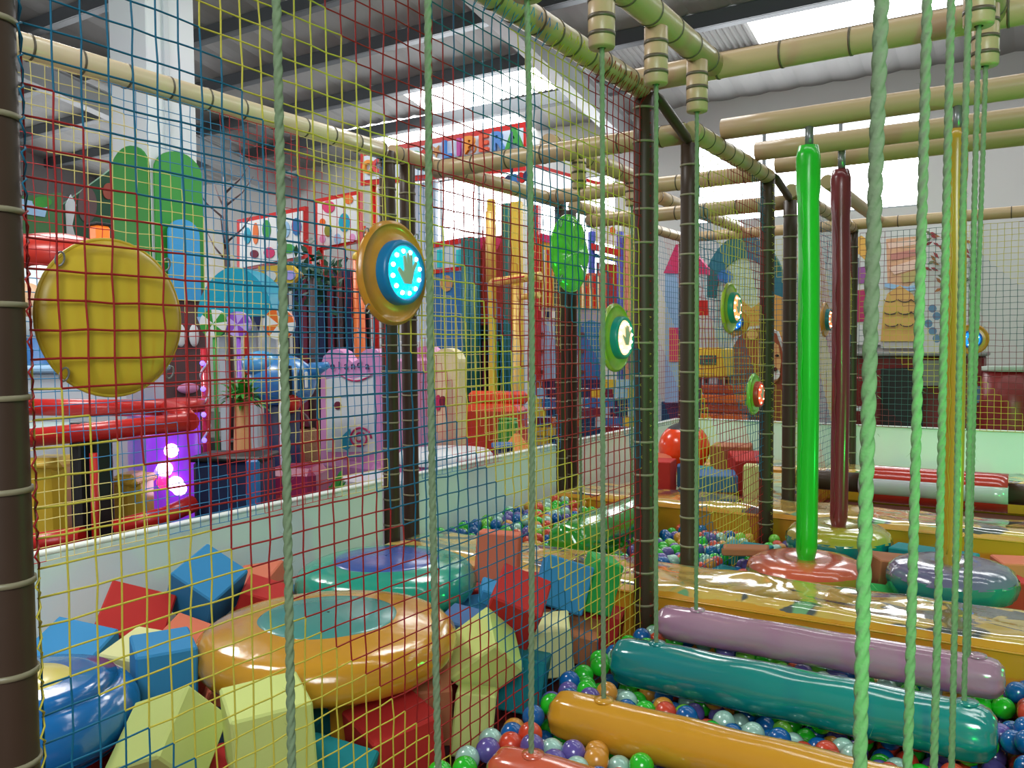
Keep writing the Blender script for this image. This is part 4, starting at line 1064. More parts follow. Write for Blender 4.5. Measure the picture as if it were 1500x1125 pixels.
# turquoise awning
q = AD(352, 440, 6.6); t = thing('scalloped_awning', 'turquoise domed awning with dark pointed fringe above the lollipops', 'awning', (q.x, q.y, 0), (0, 0, .45))
z0 = AD(352, 455, 6.6).z; h = .33; vs = []; fs = []; n = 26
for i in range(n + 1):
    x = -.30 + .60 * i / n; zz = z0 + h * math.sin(PI * (i / n)) ** .6
    vs += [(x, -.1, zz), (x, .25, zz), (x, -.1, z0 - .05), (x, .25, z0 - .05)]
for i in range(n):
    a, b = 4 * i, 4 * i + 4
    fs += [(a, b, b + 1, a + 1), (a + 2, b + 2, b, a), (a + 1, b + 1, b + 3, a + 3), (a + 3, b + 3, b + 2, a + 2)]
MB().add(vs, fs, 0, False).build('canopy', TURQ, t)
for k in range(7):
    x = -.27 + .09 * k; MB().prism([(x - .03, z0 - .05), (x + .03, z0 - .05), (x + .012, z0 - .16)], .012, M=T(0, -.105, 0) @ RX(PI / 2)).build('fringe_point', NAVY if k % 2 else SKYB, t)
for x in (-.2, .05, .22): MB().box((x, .12, z0 / 2), (.06, .06, z0), bev=.008).build('support', LGREY, t)
# yellow pennant board
q = AD(410, 405, 7.0); t = thing('pennant_board', 'yellow pointed board with two white spots beside the turquoise awning', 'board', (q.x, q.y, 0)); Yp = q.y
cut('board', [(378, 390), (425, 388), (440, 402), (426, 416), (380, 414)], YELL, t, .04, Y=Yp)
cut('white_spot', oval(395, 405, 9, 8), WHITE, t, .01, Y=Yp, out=.012); cut('white_spot', oval(424, 403, 8, 7), M_('lilac', (190, 170, 240)), t, .01, Y=Yp, out=.012)
tub('stand', black, t, [(q.x, q.y + .06, 0), (q.x, q.y + .06, q.z)], .025)
# toy picture boards
def toy_board(label, x0, yt, x1, yb, Yp, sl, shapes):
    q = AY((x0 + x1) / 2, (yt + yb) / 2, Yp); t = thing('picture_board', label, 'sign', (q.x, Yp, 0))
    cut('frame', rect(x0, yt, x1, yb, sl), RED, t, .05, Y=Yp)
    cut('white_panel', rect(x0 + 4, yt + 5, x1 - 4, yb - 5, sl), WHITE, t, .012, Y=Yp, out=.012)
    for nm, cx, cy, rx, ry, m in shapes: cut(nm, oval(cx, cy, rx, ry, 14), m, t, .008, Y=Yp, out=.02)
    for xx in (x0 + 2, x1 - 2):
        p_ = AY(xx, (yt + yb) / 2, Yp); tub('stand_post', RED, t, [(p_.x, Yp + .08, 0), (p_.x, Yp + .08, p_.z)], .03)
    return t
toy_board('red framed picture board of small painted toys, left of the rope beside the column', 347, 322, 447, 398, 6.6, -.2, [('painted_shape', 362, 345, 5, 12, TURQ), ('painted_shape', 374, 342, 4, 16, ORANGE), ('painted_shape', 390, 336, 6, 14, GREENP), ('painted_shape', 372, 372, 6, 6, MAROON), ('painted_shape', 394, 370, 8, 8, HOT), ('painted_shape', 418, 336, 6, 12, SKYB), ('painted_shape', 434, 332, 7, 13, BLUEP), ('painted_shape', 422, 364, 10, 7, GREENP)])['label'] = 'red framed picture board of small painted toys, the one beside the white column'
toy_board('red framed picture board with stars and blobs, the one beside the orange post', 461, 292, 527, 368, 6.9, -.2, [('painted_shape', 481, 303, 9, 9, HOT), ('painted_shape', 510, 292, 7, 7, ORANGE), ('painted_shape', 504, 326, 8, 14, TURQ), ('painted_shape', 480, 338, 5, 9, M_('olive_paint', (130, 140, 50))), ('painted_shape', 472, 325, 4, 5, ORANGE), ('painted_shape', 472, 350, 4, 6, PINK), ('painted_shape', 516, 348, 4, 6, PINK), ('painted_shape', 494, 350, 5, 8, SKYB)])
# lettered sign
Yp = 7.6; q = AY(650, 225, Yp)
t = thing('lettered_sign', 'long pale sign with coloured 3D letters and a red frame, high above the second rope', 'sign', (q.x, Yp, 0))
cut('frame', [(528, 222), (770, 178), (770, 250), (528, 272)], RED, t, .05, Y=Yp)
cut('pale_panel', [(532, 229), (766, 187), (766, 242), (532, 264)], M_('pale_blue_panel', (206, 220, 238), .5), t, .012, Y=Yp, out=.012)
LET = [('C', 539, 246, (232, 150, 40), .20), ('O', 555, 244, (210, 60, 60), .2), ('L', 655, 220, (60, 130, 206), .25), ('I', 673, 217, (180, 60, 150), .25), ('B', 689, 214, (226, 140, 40), .25), ('E', 709, 211, (220, 84, 50), .24), ('R', 730, 208, (80, 130, 200), .26), ('A', 754, 205, (60, 150, 60), .30)]
for ch, px, py, c, sz in LET:
    p_ = AY(px, py, Yp - .03); text_mesh('letter', ch, sz, mat('letter_%d_%d_%d' % c, c, .35), t, T(p_.x - q.x, -.035, p_.z) @ RX(PI / 2), .018, .01)
st = [(math.cos(a) * (.07 if k % 2 else .03), math.sin(a) * (.07 if k % 2 else .03)) for k, a in enumerate(np.linspace(PI / 2, PI / 2 + 2 * PI, 11)[:-1])]
p_ = AY(641, 222, Yp); MB().prism(st, .02, M=T(p_.x - q.x, -.015, p_.z) @ RX(PI / 2)).build('star', TAN, t)
cut('painted_strawberry', oval(622, 226, 6, 8), RED, t, .01, Y=Yp, out=.022); cut('painted_leaf', oval(608, 225, 8, 4), GREENP, t, .01, Y=Yp, out=.022)
for px in (541, 590):
    p_ = AY(px, 240, Yp); tub('stand_post', RED, t, [(p_.x, Yp + .08, 0), (p_.x, Yp + .08, p_.z)], .035)
# bunch of small letters sign below the crossbar
Yp = 6.9; q = AY(748, 262, Yp); t = thing('letter_cluster_sign', 'cluster of red and blue letter shapes under the long sign', 'sign', (q.x, Yp, 0))
for k in range(6): cut('letter_shape', oval(727 + 9 * k, 268 - 2.0 * k, 6, 8, 12), (BLUEP, RED, NAVY)[k % 3], t, .02, Y=Yp, out=.002 * k)
tub('hanger', NAVY, t, [(q.x, Yp + .03, q.z), (q.x, Yp + .03, q.z + .45)], .008)
# white fascia board behind the hanging stubs, strong light put in as emission
Yp = 9.2; q = AY(820, 265, Yp); t = thing('fascia_board', 'blank white fascia board with a red upper edge, above the painted castle', 'board', (q.x, Yp, 0))
cut('panel', [(783, 243), (880, 270), (880, 300), (783, 292)], M_('overlit_white_board', (240, 242, 244), .5, emit=.9), t, .04, Y=Yp)
cut('red_edge', [(783, 240), (880, 267), (880, 272), (783, 245)], RED, t, .05, Y=Yp, out=.01)
tub('stand_post', LGREY, t, [(AY(876, 285, Yp).x, Yp + .08, 0), (AY(876, 285, Yp).x, Yp + .08, q.z)], .03)
# orange post and lattice tower
q = AD(526, 450, 7.4); t = thing('orange_post', 'tall orange post between the toy board and the blue-lit disc', 'post', (q.x, q.y, 0)); zt = AD(526, 378, 7.4).z
MB().tube([(0, 0, 0), (0, 0, zt)], .05, 16).build('shaft', ORANGE, t); MB().sphere((0, 0, zt), .055, 14, 8).build('cap', YELL, t)
q = AD(478, 460, 8.2); t = thing('slatted_tower', 'dark navy and maroon slatted tower behind the pink ride', 'play tower', (q.x, q.y, 0), (0, 0, .4)); zt = AD(478, 396, 8.2).z
for k in range(8): MB().box((-.31 + .09 * k, 0, zt / 2), (.06, .05, zt), bev=.006).build('slat', (NAVY, MAROON, DBROWN)[k % 3], t)
MB().box((0, .2, zt / 2), (.74, .05, zt - .1)).build('back_panel', black, t)
for zz in (zt * .98, zt * .6): MB().box((0, 0.02, zz), (.8, .08, .07), bev=.01).build('cross_board', NAVY, t)
q = AD(458, 405, 7.6); t = thing('leafy_bush', 'dark green leafy garland behind the yellow pennant board', 'plant', (q.x, q.y, 0))
mb = MB(); g = random.Random(5)
for k in range(150):
    c = Vector((g.gauss(0, .16), g.gauss(0, .1), q.z + g.gauss(0, .12))); d = Vector((g.uniform(-1, 1), g.uniform(-1, 1), g.uniform(-1, 1))).normalized() * .06; s = d.orthogonal().normalized() * .025
    mb.add([c - d, c + s, c + d, c - s], [(0, 1, 2, 3)])
mb.build('leaves', DGREEN, t); MB().tube([(0, 0, 0), (0, 0, q.z)], .04, 10).build('stem', DBROWN, t)
# pink kiddie ride
Yp = AD(520, 600, 6.3).y; q = AY(520, 600, Yp)
t = thing('pink_kiddie_ride', 'pink and white kiddie ride with a wavy top and a snail painting', 'ride', (q.x, Yp, 0))
top = [(470, 690), (470, 535), (474, 522), (482, 513), (493, 511), (502, 515), (509, 525), (516, 531), (524, 527), (529, 517), (537, 511), (549, 511), (557, 518), (561, 530), (564, 690)]
cut('front_panel', top, PINK, t, .10, Y=Yp)
cut('white_panel', [(478, 556), (500, 550), (516, 556), (540, 548), (549, 552), (549, 662), (478, 662)], WHITE, t, .012, Y=Yp, out=.012)
tub('red_curve', HOT, t, [AY(x, 548 + 10 * math.sin((x - 496) / 50 * PI), Yp - .02) for x in np.linspace(496, 546, 12)], .006, 6)
sp = [AY(527 + (3 + 1.1 * a) * math.cos(a), 642 + (3 + 1.1 * a) * math.sin(a), Yp - .02) for a in np.linspace(0, 4 * PI, 40)]
tub('snail_swirl', HOT, t, sp, .008, 6)
cut('snail_body', [(500, 640), (512, 628), (516, 650), (508, 660), (500, 656)], TURQ, t, .008, Y=Yp, out=.022)
cut('painted_flower', oval(494, 594, 5, 6, 10), MAROON, t, .008, Y=Yp, out=.022)
for ch, px in zip('Yolanda', (476, 487, 497, 507, 517, 526, 538)):
    p_ = AY(px, 536 if ch != 'd' else 534, Yp - .015); text_mesh('letter', ch, .085, M_('dark_letter', (70, 50, 90), .5), t, T(p_.x - q.x, p_.y - Yp, p_.z) @ RX(PI / 2), .004)
o = AY(520, 675, Yp); bxd('side_wing', PINK, t, (AY(560, 600, Yp).x + .0, Yp + .32, AY(560, 605, Yp).z), (.05, .62, .78), .02)
bxd('base', M_('deep_pink_plastic', (206, 130, 186), .35), t, (o.x, Yp + .3, .32), (.56, .8, .38), .04)
bxd('pedestal', black, t, (o.x, Yp + .34, .07), (.46, .6, .14), .01)
# pink and cream ride
Yp2 = AD(640, 600, 6.95).y; q = AY(640, 600, Yp2)
t = thing('cream_kiddie_ride', 'pink and cream rounded kiddie ride past the doubled posts', 'ride', (q.x, Yp2, 0))
cut('pink_panel', [(600, 668), (600, 518), (612, 509), (628, 508), (638, 516), (640, 668)], PINK, t, .12, Y=Yp2)
cut('cream_panel', [(634, 664), (634, 530)] + [(653 - 19 * math.cos(a), 530 - 20 * math.sin(a)) for a in np.linspace(.2, PI - .2, 9)] + [(672, 530), (672, 664)], CREAMP, t, .10, Y=Yp2, out=.05)
cut('purple_mark', oval(648, 588, 5, 8, 10), MAROON, t, .01, Y=Yp2, out=.065); cut('red_mark', oval(641, 590, 4, 12, 10), HOT, t, .01, Y=Yp2, out=.064)
p_ = AY(636, 668, Yp2); bxd('base', PINK, t, (p_.x - .05, Yp2 + .22, p_.z / 2), (.42, .4, p_.z), .03)
q = AD(652, 680, 5.95); z_ = AD(652, 660, 5.95).z
t = thing('oval_platform', 'round white-topped platform with a pink side, below the cream ride', 'platform', (q.x, q.y, 0))
MB().lathe([(.31, 0), (.33, .05), (.33, z_ - .09), (.31, z_ - .06)], 40, 0, True, Matrix.Diagonal((.95, 1.0, 1, 1))).build('pink_side', M_('rose_pink_plastic', (206, 96, 150), .35), t)
MB().lathe([(.345, z_ - .07), (.35, z_ - .03), (.32, z_), (0, z_ + .01)], 40, 0, True, Matrix.Diagonal((.95, 1.0, 1, 1))).build('white_top', WHITE, t)
# leaf painted plinth
Yp = AD(520, 720, 5.3).y; q = AY(530, 720, Yp); t = thing('leaf_plinth', 'pale grey plinth with a green leaf painting, just over the white barrier', 'plinth', (q.x, Yp, 0))
a_, b_ = AY(488, 700, Yp), AY(572, 690, Yp); bxd('box', M_('pale_grey_laminate', (198, 194, 204), .5), t, ((a_.x + b_.x) / 2, Yp + .21, a_.z / 2), (b_.x - a_.x, .4, a_.z), .015)
cut('leaf_painting', [(447, 738), (452, 725), (462, 728), (468, 715), (484, 712), (492, 700), (498, 690), (500, 700), (496, 712), (505, 706), (500, 716), (497, 735), (480, 738)], GREENP, t, .012, Y=Yp, out=.014)
# blue ride
q = AD(412, 560, 5.9); t = thing('blue_kiddie_ride', 'blue boat-shaped kiddie ride with a black and white striped fin', 'ride', (q.x, q.y, 0), (0, 0, .5))
zc = q.z; MB().sphere((0, 0, zc), .23, 24, 14, 0, (1.05, .8, .85)).build('hull', M_('ride_blue', (58, 130, 196), .3, coat=.3), t)
MB().sphere((-.12, -.06, zc + .13), .13, 20, 12, 0, (1, .9, .7)).build('hood', M_('ride_light_blue', (80, 160, 216), .3, coat=.3), t)
for k in range(4): MB().box((.12 + .03 * k, -.17 + .02 * k, zc + .02), (.016, .03, .2 - .03 * k), bev=.004, M=None).build('fin_stripe', WHITE if k % 2 else black, t)
MB().sphere((.1, -.12, zc - .14), .07, 14, 8).build('red_nose', RED, t); MB().tube([(0, 0, 0), (0, 0, zc - .1)], .12, 16).build('pedestal', NAVY, t)
MB().tube([(.22, 0, zc + .08), (.34, 0, zc + .12)], [.06, .02], 12).build('tail', M_('ride_blue', (58, 130, 196)), t)
# wicker basket
q = AD(436, 620, 7.1); t = thing('wicker_basket', 'brown basket with a dark handle behind the first rope, by the blue ride', 'basket', (q.x, q.y, 0))
MB().lathe([(.12, 0), (.17, .3), (.16, .66), (.13, .68)], 20, 0, True).build('body', M_('wicker_brown', (120, 82, 54), .7, bump=.5, bscale=60), t)
MB().tube([(.15 * math.cos(a), 0, .68 + .14 * math.sin(a)) for a in np.linspace(0, PI, 12)], .012, 6).build('handle', DBROWN, t)

# left end of the hall
q = AD(62, 330, 7.6); t = thing('jungle_board', 'painted jungle board with green leaves under the bright gap beside the first post', 'board', (q.x, q.y, 0)); Xp = q.x
cut('board', [(24, 288), (92, 282), (92, 392), (24, 392)], M_('jungle_green_paint', (60, 110, 64), .6, vary=.4, vscale=4), t, .05, X=Xp)
cut('blue_sky_patch', [(28, 290), (70, 300), (66, 318), (28, 312)], SKYB, t, .01, X=Xp, out=.012); cut('leaf_patch', oval(62, 296, 14, 8), LEAF, t, .01, X=Xp, out=.016)
tub('stand', TAN, t, [(q.x - .08, q.y, 0), (q.x - .08, q.y, q.z)], .04)
q = AD(150, 300, 8.4); t = thing('carved_panel', 'dark leafy carved panel with a red patch, beside the white column', 'board', (q.x, q.y, 0)); Xp = q.x
cut('board', [(92, 300), (150, 258), (178, 236), (196, 244), (196, 356), (92, 362)], DGREEN, t, .05, X=Xp)
cut('pale_curl', [(96, 300), (104, 285), (112, 300), (106, 330), (112, 352), (98, 350)], LGREY, t, .01, X=Xp, out=.012); cut('brown_patch', oval(128, 300, 14, 26), DBROWN, t, .01, X=Xp, out=.012); cut('red_patch', oval(160, 280, 9, 12), M_('brick_paint', (150, 66, 50)), t, .01, X=Xp, out=.02)
tub('stand', black, t, [(q.x - .08, q.y, 0), (q.x - .08, q.y, q.z)], .04)
q = AD(146, 342, 7.9); t = thing('lantern_box', 'small glowing orange lantern over the red canopy', 'lamp', (q.x, q.y, 0))
MB().box((0, 0, q.z), (.14, .14, .14), bev=.02).build('orange_glass', M_('orange_lantern', (240, 120, 40), .3, emit=.6), t); MB().box((0, 0, q.z + .08), (.17, .17, .03), bev=.008).build('cap', black, t); MB().tube([(0, 0, 0), (0, 0, q.z - .07)], .03, 10).build('stand', black, t)
q = AD(80, 375, 6.6); t = thing('red_canopy', 'red rounded canopy behind the yellow cushion disc', 'canopy', (q.x, q.y, 0), (0, 0, .9))
MB().sphere((0, 0, q.z), .42, 28, 12, 0, (1, .7, .42)).build('hood', M_('canopy_red', (206, 50, 36), .35, coat=.2), t); MB().tube([(.1, .1, 0), (.1, .1, q.z)], .04, 10).build('pole', RED, t)
MB().sphere((.18, -.26, q.z - .1), .12, 18, 10, 0, (1, .6, .8)).build('blue_patch', M_('deep_blue_gloss', (24, 70, 180), .3), t)
q = AD(60, 440, 5.8); t = thing('white_round_ride', 'white and tan rounded ride half hidden by the yellow cushion disc', 'ride', (q.x, q.y, 0), (0, 0, .6))
MB().sphere((0, 0, q.z - .06), .24, 22, 14, 0, (1, .9, 1.25)).build('white_body', WHITE, t); MB().sphere((.0, -.16, q.z - .02), .13, 18, 10, 0, (1, .6, 1)).build('tan_patch', M_('peach_plastic', (226, 180, 140), .4), t); MB().tube([(0, 0, 0), (0, 0, q.z - .2)], .16, 18).build('pedestal', BLUEP, t)
q = AD(110, 570, 5.2); t = thing('white_counter', 'white counter below the yellow cushion disc', 'counter', (q.x, q.y, 0), (0, 0, .55)); z_ = AD(110, 540, 5.2).z
MB().box((0, 0, z_ / 2), (.9, .5, z_ - .04), bev=.02).build('body', M_('counter_white', (204, 214, 226), .35), t); MB().box((0, 0, z_), (.96, .56, .04), bev=.012).build('worktop', SKYB, t)
q = AD(330, 330, 9.0); t = thing('bare_tree', 'thin dark bare tree beside the white column', 'tree', (q.x, q.y, 0)); zt = AD(330, 260, 9.0).z
mb = MB(); mb.tube([(0, 0, 0), (.02, 0, zt * .6), (.0, 0, zt)], [.07, .04, .015], 8)
g = random.Random(9)
for k in range(9):
    z_ = zt * g.uniform(.72, .97); a = g.uniform(0, 6.28); mb.tube([(0, 0, z_), (.18 * math.cos(a), .18 * math.sin(a), z_ + .16), (.3 * math.cos(a), .3 * math.sin(a), z_ + .34)], [.014, .009, .004], 5)
mb.build('branches', DBROWN, t); MB().box((0, 0, .2), (.4, .4, .4), bev=.03).build('planter', black, t)
q = AD(600, 420, 11.0); t = thing('grey_partition_panel', 'pale grey partition panels beside the bright window, behind the doubled posts', 'panel', (q.x, q.y, 0)); Yp = q.y
cut('panel', [(544, 282), (572, 276), (572, 520), (544, 520)], LGREY, t, .05, Y=Yp); cut('glass_block_panel', [(606, 270), (638, 264), (638, 520), (606, 520)], M_('pale_glass_block', (186, 206, 226), .25), t, .06, Y=Yp)
p_ = AY(590, 500, Yp); bxd('plinth_board', LGREY, t, (p_.x, Yp, p_.z / 2), (1.4, .1, p_.z), .01)

# playhouse beyond the outer net
Yp = AD(700, 420, 9.0).y; q = AY(700, 420, Yp)
t = thing('playhouse', 'playhouse front of teal columns and red cloth with pink pennants, under the bright window', 'playhouse', (q.x, Yp, 0))
cut('window_band', [(628, 362), (688, 352), (688, 398), (628, 402)], LGREY, t, .05, Y=Yp)
for x in (640, 668, 676): cut('cyan_shutter', rect(x, 366, x + 7, 392, -.1), CYAN, t, .012, Y=Yp, out=.012)
cut('red_band', [(628, 356), (690, 346), (690, 354), (628, 364)], RED, t, .06, Y=Yp, out=.01); cut('red_band', [(628, 396), (688, 388), (688, 394), (628, 402)], RED, t, .06, Y=Yp, out=.012)
cut('blue_panel', [(626, 402), (690, 396), (690, 520), (626, 520)], BLUEP, t, .05, Y=Yp); cut('sand_mark', oval(654, 415, 9, 12, 12), TAN, t, .01, Y=Yp, out=.012)
cut('red_cloth', [(692, 352), (748, 342), (748, 560), (692, 560)], M_('red_brown_cloth', (178, 60, 44), .7), t, .03, Y=Yp, out=-.06)
for x in (703, 727, 741): cut('pink_pennant', [(x - 10, 350), (x + 10, 346), (x + 1, 366)], HOT, t, .01, Y=Yp, out=.03)
for px in (684, 696, 745):
    p_ = AY(px, 420, Yp - .05); zt = AY(px, 350 if px < 740 else 300, Yp).z; tub('teal_column', TEALP, t, [(p_.x, Yp - .05, 0), (p_.x, Yp - .05, zt)], .06, 16)
for px, yt in ((720, 296), (757, 300)):
    p_ = AY(px, 360, Yp - .15); zt = AY(px, yt, Yp).z; bxd('yellow_post', YELL, t, (p_.x, Yp - .15, zt / 2), (.07 if px < 740 else .12, .07, zt), .01)
cut('opening_shade', [(676, 480), (760, 470), (760, 640), (676, 640)], black, t, .02, Y=Yp, out=-.02)  # black sheet standing in for the shade inside the playhouse
for k, x in enumerate(range(680, 760, 9)): cut('dark_slat', rect(x, 500, x + 4, 640, 0), (DBROWN, GREENP, TEALP, MAROON)[k % 4], t, .03, Y=Yp, out=.02)
Yt = Yp - .7; q = AY(755, 500, Yt); t = thing('yellow_tube_frame', 'yellow tube frame with an elbow in front of the playhouse', 'frame', (q.x, Yt, 0)); yt_ = M_('straw_yellow_tube', (226, 186, 96), .35)
a_, b_, c_ = AY(717, 310, Yt), AY(718, 414, Yt), AY(792, 404, Yt); tub('tube', yt_, t, [a_, b_], .04, 14); tub('tube', yt_, t, [b_, c_], .04, 14)
a_, b_ = AY(757, 418, Yt), AY(757, 600, Yt); tub('tube', yt_, t, [a_, (b_.x, Yt, 0)], .035, 14); a_ = AY(790, 432, Yt); tub('tube', yt_, t, [AY(757, 436, Yt), a_], .03, 12)
tub('red_lashing', RED, t, [AY(722, 412, Yt - .03), AY(770, 405, Yt - .03)], .012, 6)
# castle
Yc_ = AD(830, 450, 9.6).y; q = AY(840, 450, Yc_)
t = thing('painted_castle_front', 'painted castle front with blue doors and a colourful brick base, behind the green disc', 'castle', (q.x, Yc_, 0))
cut('red_mast', rect(781, 300, 788, 560), RED, t, .08, Y=Yc_, out=.1)
cut('upper_panel', [(786, 352), (838, 362), (838, 452), (786, 450)], YELL, t, .05, Y=Yc_); cut('pink_cornice', [(786, 340), (838, 352), (838, 362), (786, 352)], HOT, t, .08, Y=Yc_, out=.02)
for k in range(9): cut('upright', rect(790 + 5.4 * k, 366, 792.4 + 5.4 * k, 450), (TEALP, WHITE, RED, ORANGE)[k % 4], t, .015, Y=Yc_, out=.016)
cut('pale_panel', [(786, 450), (900, 452), (900, 520), (786, 520)], M_('mauve_grey_paint', (150, 142, 168), .5), t, .05, Y=Yc_)
for k in range(6): cut('small_window', rect(790 + 9 * k, 456, 795 + 9 * k, 466), NAVY if k % 2 else WHITE, t, .01, Y=Yc_, out=.012)
for x0, x1 in ((788, 812), (846, 884)):
    cut('blue_door', [(x0, 566), (x0, 478), ((x0 + x1) / 2, 468), (x1, 478), (x1, 566)], SKYB if x0 < 800 else BLUEP, t, .04, Y=Yc_, out=.02)
    for yy in (490, 515, 545): cut('door_stud', oval(x0 + 6, yy, 3, 3, 8), DBROWN, t, .02, Y=Yc_, out=.035)
g = random.Random(8)
for r_ in range(7):
    x = 780
    while x < 935:
        w_ = g.choice((14, 20, 26)); y0 = 556 + 14 * r_; cut('painted_brick', rect(x, y0, x + w_ - 1.6, y0 + 12.4), g.choice((BLUEP, NAVY, ORANGE, SKYB, MAROON, YELL, LGREY)), t, .03, Y=Yc_, out=.03); x += w_
cut('orange_wing', [(838, 420), (852, 400), (886, 400), (886, 452), (838, 452)], M_('terracotta_paint', (196, 92, 66), .6), t, .04, Y=Yc_, out=.01)
for k in range(8): cut('upright', rect(841 + 5.6 * k, 404, 843.6 + 5.6 * k, 452), RED if k % 2 else CREAMP, t, .015, Y=Yc_, out=.024)
bxd('plinth', LGREY, t, (q.x + .1, Yc_ + .06, .2), (2.2, .1, .5), .01)
Yr = Yc_ + 1.0; q = AY(900, 400, Yr); t = thing('blue_framed_stall', 'small blue framed stall with red awning and painted fruit board, beside the green-lit post', 'stall', (q.x, Yr, 0))
cut('fruit_board', [(866, 316), (908, 330), (908, 362), (866, 352)], WHITE, t, .03, Y=Yr); cut('painted_fruit', oval(882, 334, 4, 6, 10), M_('lilac', (190, 170, 240)), t, .01, Y=Yr, out=.012); cut('painted_fruit', oval(897, 338, 4, 6, 10), ORANGE, t, .01, Y=Yr, out=.012)
cut('red_awning', [(866, 356), (908, 366), (908, 376), (866, 366)], RED, t, .2, Y=Yr, out=.1); cut('blue_beam', [(866, 370), (912, 380), (912, 386), (866, 376)], BLUEP, t, .06, Y=Yr, out=.02)
for px in (869, 911): p_ = AY(px, 420, Yr); tub('blue_post', M_('violet_blue_paint', (80, 90, 190), .4), t, [(p_.x, Yr - .04, 0), (p_.x, Yr - .04, AY(px, 340, Yr).z)], .045, 12)
cut('red_curtain', [(874, 384), (906, 388), (906, 470), (874, 470)], M_('stall_red', (190, 44, 36), .6), t, .03, Y=Yr, out=-.05)
p_ = AY(925, 420, Yr); tub('pink_column', M_('salmon_pink_paint', (206, 130, 110), .5), t, [(p_.x, Yr, 0), (p_.x, Yr, AY(925, 345, Yr).z)], .09, 16)
# seats between barrier and playhouse
q = AD(724, 620, 7.5); z_ = AD(724, 592, 7.5).z; t = thing('orange_red_seat', 'orange-red box seat in front of the playhouse', 'seat', (q.x, q.y, 0), (0, 0, .3)); MB().box((0, 0, z_ / 2), (.54, .36, z_), bev=.05).build('seat', M_('orange_red_plastic', (214, 66, 26), .35, coat=.3), t); MB().box((0, .13, z_ + .05), (.54, .1, .12), bev=.03).build('back_edge', M_('orange_red_plastic', (214, 66, 26)), t)
q = AD(757, 655, 6.6); z_ = AD(757, 635, 6.6).z; t = thing('orange_tent', 'little orange cone tent just over the barrier', 'tent', (q.x, q.y, 0)); MB().lathe([(.2, 0), (.15, z_ * .75), (.02, z_), (0, z_)], 7, 0, False).build('canvas', M_('orange_canvas', (226, 136, 60), .6), t); MB().tube([(0, 0, z_ - .03), (0, 0, z_ + .04)], .01, 8).build('tip', TAN, t)
q = AD(744, 630, 7.02); z_ = AD(744, 614, 7.02).z; t = thing('green_cushion', 'small green cushion block behind the orange tent', 'cushion', (q.x, q.y, 0)); MB().box((0, 0, z_ / 2), (.15, .13, z_), bev=.03).build('pad', GREENP, t); MB().box((0, 0, z_), (.13, .11, .02), bev=.008).build('cap', LEAF, t)
q = AD(737, 668, 6.15); z_ = AD(737, 655, 6.15).z; t = thing('dark_blue_stool', 'dark blue stool between pink platform and orange tent', 'stool', (q.x, q.y, 0)); MB().tube([(0, 0, 0), (0, 0, z_)], .075, 18).build('drum', NAVY, t); MB().lathe([(.085, z_), (.085, z_ + .03), (0, z_ + .035)], 20).build('top', BLUEP, t)

# behind the back barrier
Yl = 9.6
q = AY(1100, 540, Yl); t = thing('lion_board', 'cut-out board of a brown-maned lion sitting behind the back net', 'cut-out', (q.x, Yl, 0)); mane = M_('lion_mane_brown', (136, 74, 44), .6, vary=.35, vscale=7); tawny = M_('lion_tan', (206, 158, 104), .6)
cut('white_edge', [(1056, 640), (1058, 560), (1064, 515), (1078, 490), (1096, 478), (1120, 476), (1140, 486), (1152, 520), (1154, 640)], LGREY, t, .03, Y=Yl)
cut('mane', [(1060, 640), (1062, 565), (1068, 518), (1082, 494), (1098, 482), (1120, 480), (1137, 489), (1148, 522), (1150, 640)], mane, t, .02, Y=Yl, out=.02)
cut('face', [(1112, 500), (1128, 497), (1140, 506), (1144, 530), (1140, 556), (1128, 566), (1116, 556), (1110, 530)], tawny, t, .02, Y=Yl, out=.04)
cut('muzzle', oval(1134, 548, 8, 9, 12), WHITE, t, .02, Y=Yl, out=.06); cut('nose', oval(1135, 541, 3.5, 3, 8), black, t, .015, Y=Yl, out=.08); cut('eye', oval(1121, 522, 3, 2, 8), black, t, .01, Y=Yl, out=.06); cut('eye', oval(1138, 521, 3, 2, 8), black, t, .01, Y=Yl, out=.06); cut('ear', oval(1102, 490, 8, 8, 10), tawny, t, .01, Y=Yl, out=.035)
p_ = AY(1105, 640, Yl); bxd('foot', black, t, (p_.x, Yl + .08, p_.z / 2 if p_.z > .1 else .1), (.7, .1, max(.1, p_.z)), .01)
Ya = 11.4
q = AY(1095, 430, Ya); t = thing('painted_arch', 'big painted arch with a teal rim and pale dome behind the lion', 'arch', (q.x, Ya, 0))
outer = [(1090 - 62 * math.cos(a), 440 - 96 * math.sin(a)) for a in np.linspace(.05, PI - .05, 30)]; inner = [(1090 - 42 * math.cos(a), 440 - 62 * math.sin(a)) for a in np.linspace(.05, PI - .05, 30)]
cut('pale_dome', inner + [(1132, 500), (1048, 500)], M_('pale_dome_paint', (190, 204, 186), .6), t, .06, Y=Ya)
for k in range(6):
    a, b = k * 5, min(29, k * 5 + 5); cut('teal_rim', outer[a:b + 1] + inner[a:b + 1][::-1], (TEALP, M_('blue_green_paint', (30, 104, 120), .5))[k % 2], t, .08, Y=Ya, out=.03)
cut('orange_field', [(1072, 455), (1086, 440), (1100, 452), (1130, 430), (1160, 440), (1164, 560), (1072, 560)], M_('amber_paint', (206, 152, 70), .6), t, .05, Y=Ya, out=.05)
cut('blue_patch', oval(1062, 405, 11, 10, 12), BLUEP, t, .02, Y=Ya, out=.07); bxd('foot', DBROWN, t, (q.x, Ya + .1, .4), (1.2, .1, .8), .01)
Yh = 10.6
q = AY(1000, 420, Yh); t = thing('pink_roof_house', 'narrow play house with hot pink roof, behind the corner post', 'playhouse', (q.x, Yh, 0))
